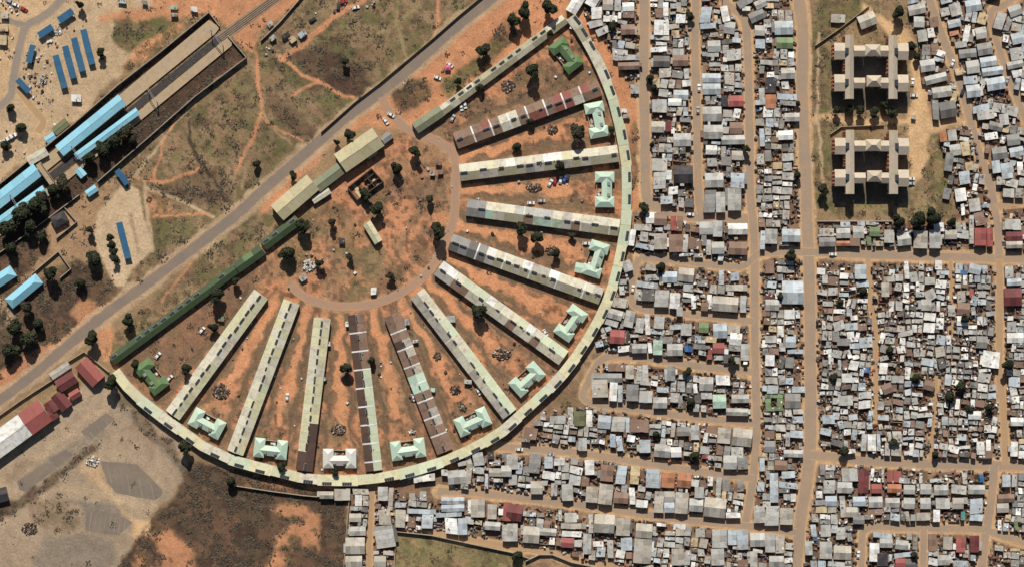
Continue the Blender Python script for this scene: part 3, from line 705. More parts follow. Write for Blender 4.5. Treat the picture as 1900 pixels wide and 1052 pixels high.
# travelling from lower left to upper right, photo-space normal (-dy,dx) points to the outside
inn = offs(rp, -9.0); out_ = offs(rp, 9.0)
for i in range(len(rp) - 1):
    jt = 1.6 * ((i // 2) % 2)
    z0 = 3.3 + .12 * (i % 3); z1 = 4.2 + .12 * (i % 2)
    oo = [out_[i] + (out_[i] - inn[i]) / 18 * jt, out_[i + 1] + (out_[i + 1] - inn[i + 1]) / 18 * jt]
    q = [W(*inn[i], 3), W(*oo[0], 3), W(*oo[1], 3), W(*inn[i + 1], 3)]
    q = [(px - rx, py - ry) for px, py in q]
    key = 'hostel'
    r_ = rnd.random(); key = 'hostel' if r_ < .55 else ('hostel_mint' if r_ < .85 else 'cream')
    if 24 <= i <= 36: key = 'hostel_mint' if rnd.random() < .6 else 'hostel'
    if i > 37: key = 'hostel_khaki' if rnd.random() < .3 else 'cream'
    mb = MB(); mb.prism(q, 0, [z0 - .12, z1 - .12, z1 - .12, z0 - .12]); mb.build('wall', M['wallpale'], root)
    c = [(q[0][0] + q[1][0] + q[2][0] + q[3][0]) / 4, (q[0][1] + q[1][1] + q[2][1] + q[3][1]) / 4]
    e = [(c[0] + (p[0] - c[0]) * 1.0 + 0, c[1] + (p[1] - c[1]) * 1.0) for p in q]
    mb = MB(); mb.slab([(e[0][0], e[0][1], z0), (e[1][0], e[1][1], z1), (e[2][0], e[2][1], z1), (e[3][0], e[3][1], z0)], .1)
    mb.build('roof_panel', M[key], root)
    o0, o1 = np.array(q[1]), np.array(q[2]); i0, i1 = np.array(q[0]), np.array(q[3])
    an = math.atan2(*(o1 - o0)[::-1]); Lh = np.hypot(*(o1 - o0))
    if i not in (0, 12) and rnd.random() < .85:
        m_ = (o0 + o1) / 2 * .80 + (i0 + i1) / 2 * .20
        mb = MB(); nv = 4 if Lh > 9 else 3
        mb.box(-2.7, 2.7, -.85, .85, -.05, .12, 1)
        for k in range(nv): mb.box(-2.6 + k * 5.2 / nv + .1, -2.6 + (k + 1) * 5.2 / nv - .1, -.72, .72, .1, .5, 0)
        mb.build('roof_vent', [M['vent'], RM['m']], root, (m_[0], m_[1], z1 - .18), an)

def wing(name, label, a, b, w, mats, ze, zr, vents, nb, side=1):
    x, y, L, an = frame(a, b, ze); Wd = w * S; root = empty(name, x, y, an); tag(root, label, 'hostel block')
    mb = MB(); gable_wall(mb, L, Wd, ze, zr - .02); mb.build('wall', M['wallpale'], root)
    for i in range(nb):
        x0 = -L/2 + L / nb * i; x1 = x0 + L / nb
        for s in (1, -1): slope_panel(root, x0 + .03, x1 - .03, Wd, ze, zr, s, pick(mats), .35, 'roof_panel', .06 + .03 * (i % 2))
        if vents and rnd.random() < .8:
            mb = MB(); mb.box(-1.7, 1.7, -.75, .75, -.2, .30, 1)
            for k in range(2): mb.box(-1.5 + 1.6 * k, -.1 + 1.6 * k, -.6, .6, .28, .7, 0)
            link('roof_vent', mb.mesh('roof_vent', [M['vent'], RM[vents]]), root, ((x0 + x1) / 2, side * Wd * .26, (ze + zr) / 2 + .05))
    return root
wing('hostel_edge_block', 'long straight dark green roofed block along the road side of the hostel', (437,499), (207,669), 17, [('green', 1)], 3.0, 4.0, 'g', 15, -1)
wing('hostel_edge_block', 'short plain dark green roof joining the long dark green block', (487,463), (438,498), 19, [('green', 4), ('greenlite', 1)], 3.4, 4.5, None, 3)
wing('hostel_edge_block', 'dark green block with three vents beside the entrance hall', (553,408), (489,456), 18, [('green', 1)], 3.1, 4.2, 'g', 4, -1)
wing('hostel_edge_block', 'long khaki straight block along the upper side of the hostel', (820,206), (1048,36), 17, [('hostel_khaki', 3), ('cream', 1)], 3.0, 4.0, 'm', 15)
wing('hostel_edge_block', 'short grey green roof at the gate end of the khaki block', (770,239), (820,205), 20, [('hallgreen', 1)], 3.4, 4.6, None, 3)

# entrance halls and court buildings
gable_building('entrance_hall', 'large beige gabled hall nearest the lower left of the gateway', 'hall', (515,395), (580,339), 34, 5.0, 6.8, 'hallroof', 'wallpale', n=4)
gable_building('entrance_hall', 'largest beige hall beside the gate lane, right of its grey green link', 'hall', (632,303), (701,255), 38, 5.4, 7.4, 'hallroof', 'wallpale', n=4)
gable_building('link_building', 'low grey green roofed building linking the two beige halls', 'building', (587,347), (634,311), 22, 3.8, 5.0, 'hallgreen', 'wallpale', n=3)
gable_building('annex', 'narrow flat-roofed annex on the court side of the left hall', 'annex', (581,373), (611,354), 10, 2.8, 3.1, 'cream', 'wallpale')
gable_building('annex', 'small annex tucked against the larger hall', 'annex', (682,291), (697,281), 9, 2.8, 3.1, 'hallroof', 'wallpale')
gable_building('shed', 'grey shed at the gate end of the larger hall', 'shed', (710,261), (725,250), 13, 2.8, 3.3, 'm', 'wall')
gable_building('court_building', 'small yellow green gabled building alone in the hostel court', 'building', (681,415), (702,449), 14, 3.2, 4.2, 'hostel', 'wallpale', n=2)

# roofless ruin
rr = empty('roofless_ruin', *W(679, 343)); tag(rr, 'roofless walled ruin standing in the court below the larger hall', 'ruin')
cor = [W(690, 314), W(711, 338), W(663, 372), W(646, 349)]; cor = [(p[0] - rr.location[0], p[1] - rr.location[1]) for p in cor]
def wall_seg(p, q, h, t, mat, parent, name='wall'):
    mb = MB(); d = math.hypot(q[0] - p[0], q[1] - p[1]); an = math.atan2(q[1] - p[1], q[0] - p[0])
    mb.rbox(0, 0, d, t, 0, h, 0); return mb.build(name, mat, parent, ((p[0] + q[0]) / 2, (p[1] + q[1]) / 2, 0), an)
for i in range(4): wall_seg(cor[i], cor[(i + 1) % 4], 3.0 + .013 * i, .55, M['scrap'], rr)
lerp = lambda p, q, t: (p[0] + (q[0] - p[0]) * t, p[1] + (q[1] - p[1]) * t)
for t1, (pa, pb, qa, qb) in enumerate([(0, 1, 3, 2), (1, 2, 0, 3)]):
    for t in (.3, .68):
        p, q = lerp(cor[pa], cor[pb], t), lerp(cor[qa], cor[qb], t); wall_seg(lerp(p, q, .05), lerp(p, q, .45 + .2 * t1), 2.6 + .01 * t, .5, M['scrap'], rr, 'inner_wall')
for t, u in ((.2, .25), (.25, .8), (.72, .85), (.5, .55), (.75, .2)):
    p = lerp(lerp(cor[0], cor[1], t), lerp(cor[3], cor[2], t), u)
    mb = MB(); mb.rbox(0, 0, 1.9, 4.6, 0, .25 + .2 * t, 0); mb.build('pale_floor_slab', RM['y' if t != .5 else 'o'], rr, (p[0], p[1], 0), R(40))

# ablution blocks (I-shaped)
def ablution(cx, cy, ang_deg, mat, label, flip=1, Lp=64):
    x, y = W(cx, cy, 3.5); a = R(ang_deg); root = empty('ablution_block', x, y, a); tag(root, label, 'ablution block', 'ablution blocks between the hostel wings')
    L = Lp * S; bw = 18 * S; bl = 34 * S; cw = 17 * S
    mb = MB(); mb.box(-L/2 + bw, L/2 - bw, -cw/2 - flip * 1.2, cw/2 - flip * 1.2, 0, 3.0)
    mb.build('wall', M['wallpale'], root)
    r = MB(); oy = -flip * 1.2
    c1 = empty if False else None
    for s in (1, -1):
        pts = [(-L/2 + bw * .5, oy, 4.5), (L/2 - bw * .5, oy, 4.5), (L/2 - bw * .5, oy + s * (cw/2 + .3), 2.95), (-L/2 + bw * .5, oy + s * (cw/2 + .3), 2.95)]
        m_ = MB(); m_.slab(pts if s < 0 else pts[::-1], .1); m_.build('roof_slope', mat, root)
    for e in (-1, 1):
        ex = e * (L/2 - bw/2)
        m_ = MB(); m_.box(ex - bw/2, ex + bw/2, -bl/2, bl/2, 0, 3.05); m_.build('wall', M['wallpale'], root)
        hip_roof(root, bl, bw, 3.1, 4.75, mat, .3, cx=ex, cy=0, ang=math.pi/2)
    for t in (-.16, .16):
        v = MB(); v.box(-.75, .75, -.75, .75, -.3, .35, 0); v.box(-.9, .9, -.9, .9, .3, .42, 1)
        v.build('roof_vent', [M['vent'], RM['m']], root, (L * t, oy - flip * .9, 4.2))
    # walled wash yard on the court side
    yw = MB(); y0 = oy + flip * cw/2; y1 = flip * (bl/2 - .6)
    yw.box(-L/2 + bw + .02, L/2 - bw - .02, min(y1, y1 - flip * .25), max(y1, y1 - flip * .25), 0, 1.9); yw.build('yard_wall', M['conc'], root)
    for k in range(4):
        j = MB(); j.rbox(0, 0, rnd.uniform(.8, 1.6), rnd.uniform(.8, 1.8), 0, rnd.uniform(.4, 1.3), rnd.random())
        j.build('wash_trough', RM[rnd.choice('gwtn')], root, (rnd.uniform(-L/2 + bw + 1, L/2 - bw - 1), (y0 + y1) / 2 + rnd.uniform(-.5, .5), 0))
ABL = [((1050,103), -52, 'greenlite', 'bright green ablution block near the top corner of the hostel', -1, 62),
       ((1107,223), -79, 'mint', 'mint ablution block beside the big round brownish tree', -1, 64),
       ((1122,352), 90, 'mint', 'mint ablution block at the rightmost bulge of the ring', 1, 64),
       ((1105,481), 72, 'mint', 'mint ablution block with a small side annex at right of hostel', 1, 64),
       ((1059,599), 55, 'mint', 'mint ablution block facing the fifth wing end', 1, 62),
       ((978,703), 42, 'mint', 'mint ablution block between the fifth and sixth hostel wings', 1, 62),
       ((877,782), 24, 'mint', 'cream mint ablution block right of the rusty wing', 1, 62),
       ((757,833), 8, 'mint', 'pale ablution block between rusty wing and half brown wing', 1, 62),
       ((630,850), 0, 'whiteish', 'whitest ablution block at the bottom of the ring', 1, 60),
       ((502,832), -6, 'mint', 'greenest mint ablution block between two yellow green wings', 1, 60),
       ((384,785), -28, 'mint', 'mint ablution block between the two leftmost hostel wings', 1, 62),
       ((281,698), -52, 'greenlite', 'bright green ablution block near the left tip of the hostel', 1, 62)]
for (c, an, mt_, lab, fl, Lp) in ABL:
    ablution(c[0], c[1], an, M[mt_], lab, fl, Lp)
gable_building('annex', 'small mint annex left of the ablution block at right of hostel', 'annex', (1068,496), (1084,499), 16, 2.7, 3.2, 'mint', 'wallpale')

# ------------------------------------------------------------------ station and railway
def slab_thing(name, label, cat, poly, h, mat, kind=None):
    cx = sum(p[0] for p in poly) / len(poly); cy = sum(p[1] for p in poly) / len(poly); x, y = W(cx, cy)
    pts = [W(*p) for p in poly]
    ar = sum(pts[i][0] * pts[(i + 1) % len(pts)][1] - pts[(i + 1) % len(pts)][0] * pts[i][1] for i in range(len(pts)))
    if ar < 0: pts = pts[::-1]
    mb = MB(); mb.prism([(p[0] - x, p[1] - y) for p in pts], 0, h)
    o = mb.build(name, mat, None, (x, y, 0)); tag(o, label, cat, kind=kind); return o
slab_thing('railway_platform', 'long sandy upper station platform beyond the blue roofs', 'platform', [(388,38), (408,52), (400,63), (-60,438), (-60,413)], .95, M['platform'])
slab_thing('railway_platform', 'long sandy lower station platform beside the burnt strip', 'platform', [(410,80), (425,70), (431,77), (430,86), (-60,488), (-60,472)], .951, M['platform'])
slab_thing('ballast_bed', None, None, [(402,68), (412,76), (-60,465), (-60,447)], .18, M['ballast'], 'structure')
slab_thing('ballast_bed', None, None, [(600,-75), (615,-70), (408,86), (400,66)], .10, roof_mat('dry_trackbed', (.3, .22, .15), (.18, .12, .08), .6, .95), 'structure')
for k, o in enumerate((-5.2, -1.7, 1.7, 5.2)):
    p0, p1, p2 = (-60, 456), (405, 75), (607, -72)
    mb = MB()
    for (a, b) in ((p0, p1), (p1, p2)):
        d = np.array(b, float) - np.array(a, float); d /= np.hypot(*d); n_ = np.array([-d[1], d[0]]) * o
        A = W(a[0] + n_[0], a[1] + n_[1]); B = W(b[0] + n_[0], b[1] + n_[1]); an = math.atan2(B[1] - A[1], B[0] - A[0])
        mb.rbox((A[0] + B[0]) / 2, (A[1] + B[1]) / 2, math.hypot(B[0] - A[0], B[1] - A[1]), .16, .15, .36 + .001 * k, an)
    tag(mb.build('rail', M['rail']), ['rail nearest the upper platform', 'second rail from the upper platform', 'third rail from the upper platform', 'rail nearest the lower platform'][k], 'rail', 'rails of the two railway tracks')
gable_building('station_canopy', 'large light blue station roof on the upper platform', 'canopy', (111,280), (226,186), 22, 4.2, 5.0, 'sky', 'steel', n=6)
gable_building('station_canopy', 'narrow light blue canopy half hidden by the dark trees', 'canopy', (142,291), (255,207), 12, 4.0, 4.5, 'sky', 'steel', n=6)
gable_building('station_canopy', 'light blue station roof running out of the left photo edge', 'canopy', (-55,414), (69,316), 25, 4.2, 5.0, 'sky', 'steel', n=6)
gable_building('station_canopy', 'narrow light blue canopy at the left edge beside dark trees', 'canopy', (-40,440), (82,352), 14, 4.0, 4.5, 'sky', 'steel', n=5)
gable_building('ticket_kiosk', 'small light blue roofed kiosk at the foot of the big station roof', 'kiosk', (86,261), (101,252), 11, 2.8, 3.3, 'sky', 'wallpale')
gable_building('ticket_kiosk', 'small blue kiosk on the lower platform below the trees', 'kiosk', (145,315), (155,327), 12, 2.8, 3.3, 'sky', 'wallpale')
gable_building('ticket_kiosk', 'small light blue kiosk near the taxi lot', 'kiosk', (162,360), (178,349), 11, 2.8, 3.3, 'sky', 'wallpale')
gable_building('station_office', 'cream flat roofed station office left of the footbridge', 'building', (53,300), (86,281), 15, 3.4, 3.8, 'cream', 'wallpale')
gable_building('ruined_kiosk', 'weathered grey kiosk by the station wall', 'kiosk', (101,245), (124,226), 14, 2.9, 3.2, 'L', 'wallpale')
x, y, L, an = frame((71,304), (97,341), 5.5); fb = empty('footbridge', x, y, an)
tag(fb, 'concrete footbridge crossing the tracks between the platforms', 'footbridge')
mb = MB(); mb.box(-L/2, L/2, -1.5, 1.5, 5.1, 5.5); mb.build('deck', M['platform'], fb)
for s_ in (-1, 1):
    mb = MB(); mb.box(-L/2, L/2, s_ * 1.5 - .08, s_ * 1.5 + .08, 5.52, 6.5); mb.build('parapet', M['conc'], fb)
    for t in (-.46, 0, .46):
        mb = MB(); mb.rbox(0, 0, .5, .5, 0, 5.1); mb.build('pier', M['conc'], fb, (L * t, s_ * 1.1, 0))
def gantry(a, b, label):
    x, y, L, an = frame(a, b, 6); root = empty('catenary_gantry', x, y, an); tag(root, label, 'gantry', 'catenary gantries over the tracks')
    for s in (-1, 1):
        p = MB(); p.rbox(0, 0, .35, .35, 0, 7); p.build('mast', M['steel'], root, (s * L/2, 0, 0))
    bm = MB()
    for yy in (-.4, .4): bm.box(-L/2, L/2, yy - .09, yy + .09, 6.6, 6.9)
    k = int(L / 1.2)
    for i in range(k):
        xx = -L/2 + (i + .5) * L / k; bm.rbox(xx, 0, .1, .9, 6.7, 6.82, .6 if i % 2 else -.6)
    bm.build('lattice_beam', M['steel'], root)
gantry((390,56), (412,84), 'catenary gantry at the upper right end of the platforms'); gantry((274,165), (290,190), 'catenary gantry above the big blue roof end')
gantry((132,272), (152,298), 'catenary gantry at the lower end of the big blue roof'); gantry((18,362), (36,388), 'catenary gantry near the left photo edge')
def wall_line(name, label, pts, h, t, mat, cat='wall'):
    x, y = W(*pts[0]); root = empty(name, x, y); tag(root, label, cat); P = [W(*p) for p in pts]
    for i, (a, b) in enumerate(zip(P[:-1], P[1:])):
        L = math.hypot(b[0] - a[0], b[1] - a[1]); n = max(1, int(L / 12)); 
        for k in range(n):
            A = lerp(a, b, k / n); B = lerp(a, b, (k + 1) / n - .02 / L)
            wall_seg((A[0] - x, A[1] - y), (B[0] - x, B[1] - y), h * rnd.uniform(.93, 1.05), t, mat, root, 'wall_panel')
    return root
wall_line('boundary_wall', 'concrete wall along the upper side of the railway', [(-60,392), (137,232), (219,160), (300,97), (388,25)], 3.6, .35, M['conc'])
wall_line('boundary_wall', 'concrete wall across the upper end of the upper platform', [(389,25), (408,50)], 2.4, .35, M['conc'])
wall_line('boundary_wall', 'concrete wall across the end of the lower platform', [(423,67), (457,107)], 2.4, .35, M['conc'])
wall_line('boundary_wall', 'broken concrete wall along the lower side of the railway', [(458,108), (363,180), (270,262), (182,338)], 3.4, .35, M['conc'])
wall_line('boundary_wall', 'concrete wall between the burnt strip and the taxi lot', [(148,362), (60,428), (-60,510)], 2.3, .35, M['conc'])
wall_line('boundary_wall', 'concrete wall running to the top edge beside the railway', [(484,77), (520,42), (556,0), (600,-50)], 2.2, .35, M['conc'])
wall_line('boundary_wall', 'low dark wall along the field side of the diagonal road', [(596,247), (660,190), (702,158), (750,118), (800,76), (850,32), (896,-6), (940,-45)], 1.8, .3, M['scrap'])
wall_line('yard_enclosure', 'square walled yard above the light blue hipped house', [(60,508), (109,467), (132,499), (112,516)], 2.2, .35, M['conc'], 'wall')
wall_line('yard_enclosure', 'walled yard around the dark roofed house below the station', [(105,443), (143,412), (121,386)], 2.2, .35, M['conc'], 'wall')
gable_building('dark_house', 'dark roofed house inside the walled yard below the station', 'house', (98,414), (122,401), 20, 3, 4.2, 'k', 'wallpale', hip=True)
gable_building('hipped_house', 'light blue hipped roof house beside a round brown tree', 'house', (17,563), (72,517), 21, 3.4, 5.4, 'sky', 'wallpale', hip=True)
gable_building('hipped_house', 'light blue hipped roof house cut by the left photo edge', 'house', (-20,532), (24,503), 21, 3.4, 5.4, 'sky', 'wallpale', hip=True)
# taxi rank shelters
SH = [((154.5,55.5),(171,120),12,'rightmost of the four long deep blue taxi shelters'), ((137,71),(153.5,133),12,'third of the four long deep blue taxi shelters from the left'),
      ((120.5,86),(137,146),12,'second of the four long deep blue taxi shelters from the left'), ((103,103),(120,164),12,'leftmost of the four long deep blue taxi shelters'),
      ((72,67),(97,50),12,'short deep blue shelter left of the top one, tilted upward'), ((109,39),(135,21),13,'short deep blue shelter nearest the top edge'),
      ((61,84),(53,117),11,'short upright deep blue shelter beside the curving lane'), ((32,148),(54,171),11,'short deep blue shelter slanting down beside the lane'),
      ((221,413),(238,480),12,'lone long deep blue shelter in the taxi lot near the road'), ((217,316),(236,342),11,'short deep blue shelter beside the railway wall')]
for a, b, w, lab in SH:
    x, y, L, an = frame(a, b, 3); root = empty('taxi_shelter', x, y, an); Wd = w * S
    tag(root, lab, 'shelter', 'deep blue taxi rank shelters')
    n = 6 if L > 15 else 3
    for i in range(n + 1):
        for s in (-1, 1):
            p = MB(); p.rbox(0, 0, .18, .18, 0, 2.95); p.build('post', M['steel'], root, (-L/2 + .3 + (L - .6) * i / n, s * (Wd/2 - .5), 0))
    for i in range(n):
        mb = MB(); x0, x1 = -L/2 + L * i / n, -L/2 + L * (i + 1) / n - .02
        mb.slab([(x0, -Wd/2, 3.0), (x1, -Wd/2, 3.0), (x1, Wd/2, 3.25), (x0, Wd/2, 3.25)], .12); mb.build('roof_panel', M['deep'], root)

# ------------------------------------------------------------------ red roofs and warehouse
gable_building('warehouse', 'large white roofed warehouse at the left edge above the paved lot', 'warehouse', (-60,865), (47,787), 44, 5, 7, 'w', 'wallpale', n=6)
gable_building('red_hall', 'large red roofed hall joined to the white warehouse', 'hall', (47.6,786.6), (83,761), 45, 5, 7, 'r', 'wallpale', n=3)
gable_building('red_hall', 'red gabled hall beside the left tip of the hostel', 'hall', (151,673), (182,707), 28, 4, 5.6, 'r', 'wallpale', n=2)
gable_building('brown_hall', 'brown gabled hall between the red halls', 'hall', (108,717), (138,698), 22, 4, 5.2, 'M', 'wallpale', n=2)
gable_building('annex', 'red lean-to annex on the right flank of the large red hall', 'annex', (86,776), (103,764), 20, 3, 3.5, 'M', 'wallpale')
gable_building('annex', 'tan flat roof annex between the brown hall and road wall', 'annex', (95,698), (128,676), 12, 3, 3.2, 't', 'wallpale')
gable_building('red_house', 'red roofed house, larger of the pair above the paved lot', 'house', (104,731), (124,756), 22, 3, 4.4, 'M', 'wallpale')
gable_building('red_house', 'red roofed house, smaller of the pair above the paved lot', 'house', (89,746), (101,763), 18, 3, 4.2, 'M', 'wallpale')
gable_building('red_house', 'small red roofed gatehouse right of the red pair', 'house', (131,736), (147,726), 13, 3, 4.0, 'r', 'wallpale')
gable_building('dark_shed', 'dark shed cut by the left edge below the paved lot', 'shed', (-25,925), (13,915), 24, 3, 4, 'k', 'wallpale')
wall_line('boundary_wall', 'wall between the diagonal road and the red roofed buildings', [(-60,812), (40,742), (97,705), (92,692), (157,652), (203,690)], 2.1, .3, M['conc'])

# ------------------------------------------------------------------ flats
def flats(ox, oy, label):
    Q = lambda zx, zy: (1520 + zx / 7.015 + ox, 50 + zy / 7.015 + oy)
    cx, cy = W(*Q(668, 530), 9); root = empty('block_of_flats', cx, cy); tag(root, label, 'flats', 'blocks of flats with linked wings')
    EA, RI = 10.4, 12.5
    def part(x0, y0, x1, y1, kind, ea=EA, ri=RI, dz=0):
        a = W(*Q(x0, y1), 9); b = W(*Q(x1, y0), 9); X0, X1, Y0, Y1 = a[0] - cx, b[0] - cx, a[1] - cy, b[1] - cy
        ea += dz; ri += dz
        mx, my = (X0 + X1) / 2, (Y0 + Y1) / 2; w, l = X1 - X0, Y1 - Y0
        wl = MB(); wl.box(X0 + .25, X1 - .25, Y0 + .25, Y1 - .25, 0, ea - .08); wall = wl.build('wall', M['wallpale'], root)
        if kind == 'hip': hip_roof(root, w, l, ea, ri, M['flatroof'], .1, cx=mx, cy=my)
        else:
            for s in (1, -1):
                r = MB()
                if kind == 'x': p = [(X0, my, ri), (X1, my, ri), (X1, my + s * l/2, ea), (X0, my + s * l/2, ea)]; p = p[::-1] if s > 0 else p
                else: p = [(mx, Y0, ri), (mx, Y1, ri), (mx + s * w/2, Y1, ea), (mx + s * w/2, Y0, ea)]; p = p if s > 0 else p[::-1]
                r.slab(p if (Vector(p[1]) - Vector(p[0])).cross(Vector(p[2]) - Vector(p[0])).z > 0 else p[::-1], .14); r.build('roof_slope', M['flatroof'], root)
            g = MB()
            if kind == 'x':
                for X in (X0 + .27, X1 - .27): g.add([(X, Y0 + .3, ea - .1), (X, Y1 - .3, ea - .1), (X, my, ri - .15)], [(0, 1, 2)])
            else:
                for Y in (Y0 + .27, Y1 - .27): g.add([(X0 + .3, Y, ea - .1), (X1 - .3, Y, ea - .1), (mx, Y, ri - .15)], [(0, 1, 2)])
            g.build('gable_end', M['brick'], root)
        for fl in range(4):   # windows with pale sills, every storey and face
            z = .9 + fl * 2.5
            for axis in (0, 1):
                ln = w if axis == 0 else l; k = max(1, int(ln / 3.2))
                for i in range(k):
                    t = -ln/2 + (i + .5) * ln / k
                    for s in (-1, 1):
                        m_ = MB()
                        if axis == 0: m_.box(mx + t - .6, mx + t + .6, my + s * (l/2 - .25) - .05, my + s * (l/2 - .25) + .05, z, z + 1.3)
                        else: m_.box(mx + s * (w/2 - .25) - .05, mx + s * (w/2 - .25) + .05, my + t - .6, my + t + .6, z, z + 1.3)
                        m_.build('window', M['glass'], wall)
    for y0, y1, k in ((215, 430, 0), (625, 843, 0)):
        part(190, y0, 332, y1, 'x'); part(1014, y0 + 4, 1155, y1 + 5, 'x')
    part(333, 112, 445, 945, 'y', dz=.25); part(897, 118, 1013, 945, 'y', dz=.25)
    for y0, y1 in ((250, 390), (668, 805)):
        part(446, y0, 592, y1, 'x', EA - .2, RI - .5); part(790, y0, 896, y1, 'x', EA - .2, RI - .5)
    part(593, 238, 789, 384, 'hip', EA + .7, RI + .9); part(612, 642, 800, 784, 'hip', EA + .7, RI + .9)
    for zx, zy in ((357, 320), (357, 725), (1000, 325), (1000, 735)):   # dark water-tank shafts
        a = W(*Q(zx, zy), 11); v = MB(); v.box(-1.0, 1.0, -1.7, 1.7, 9.5, 12.7); v.build('tank_shaft', M['vent'], root, (a[0] - cx, a[1] - cy, 0))
    for (zx, y0, y1) in ((172, 225, 425), (172, 640, 835), (310, 130, 240), (310, 450, 600), (880, 150, 230), (880, 430, 640)):   # brick stair galleries on the left flanks
        for fl in range(3):
            a = W(*Q(zx - 10, y1), 5); b = W(*Q(zx + 14, y0), 5)
            m_ = MB(); m_.box(a[0] - cx, b[0] - cx + .8, a[1] - cy, b[1] - cy, 2.6 + fl * 2.9, 2.9 + fl * 2.9)
            n = 4
            for i in range(n): 
                yy = a[1] - cy + (b[1] - a[1]) * (i + .5) / n; m_.box(a[0] - cx + .02, b[0] - cx + .5, yy - .12, yy + .12, 2.9 + fl * 2.9, 3.8 + fl * 2.9)
            m_.build('gallery', M['brick'], root)
flats(0, 0, 'upper of two sandy roofed blocks of flats with courtyard')
flats(1, 176, 'lower of two sandy roofed blocks of flats with courtyard')
wall_line('boundary_wall', 'thin wall slanting up above the upper flats', [(1512,86), (1558,54), (1612,12)], 1.9, .25, M['conc'])
wall_line('boundary_wall', 'thin wall along the top of the lower flats grounds', [(1540,250), (1560,236), (1640,233)], 1.9, .25, M['conc'])
wall_line('boundary_wall', 'pale straight wall behind the row below the flats', [(1516,411), (1655,411)], 1.9, .25, M['paint'])
wall_line('boundary_wall', 'long wall above the olive field at the bottom edge', [(735,985), (800,992), (860,1005), (950,1024), (985,1036)], 2.2, .3, M['conc'])
wall_line('boundary_wall', 'short wall at the left side of the olive field', [(735,987), (730,1090)], 2.2, .3, M['conc'])
wall_line('boundary_wall', 'curved wall right of the olive field', [(975,1040), (1000,1028), (1025,1028), (1060,1042), (1110,1052)], 2.2, .3, M['conc'])
wall_line('boundary_wall', 'wall below the ring above the scrub patch', [(435,900), (500,910), (560,918), (645,926)], 2.2, .3, M['conc'])
wall_line('boundary_wall', 'wall down the right side of the scrub patch', [(648,928), (642,1000), (636,1090)], 2.0, .3, M['conc'])

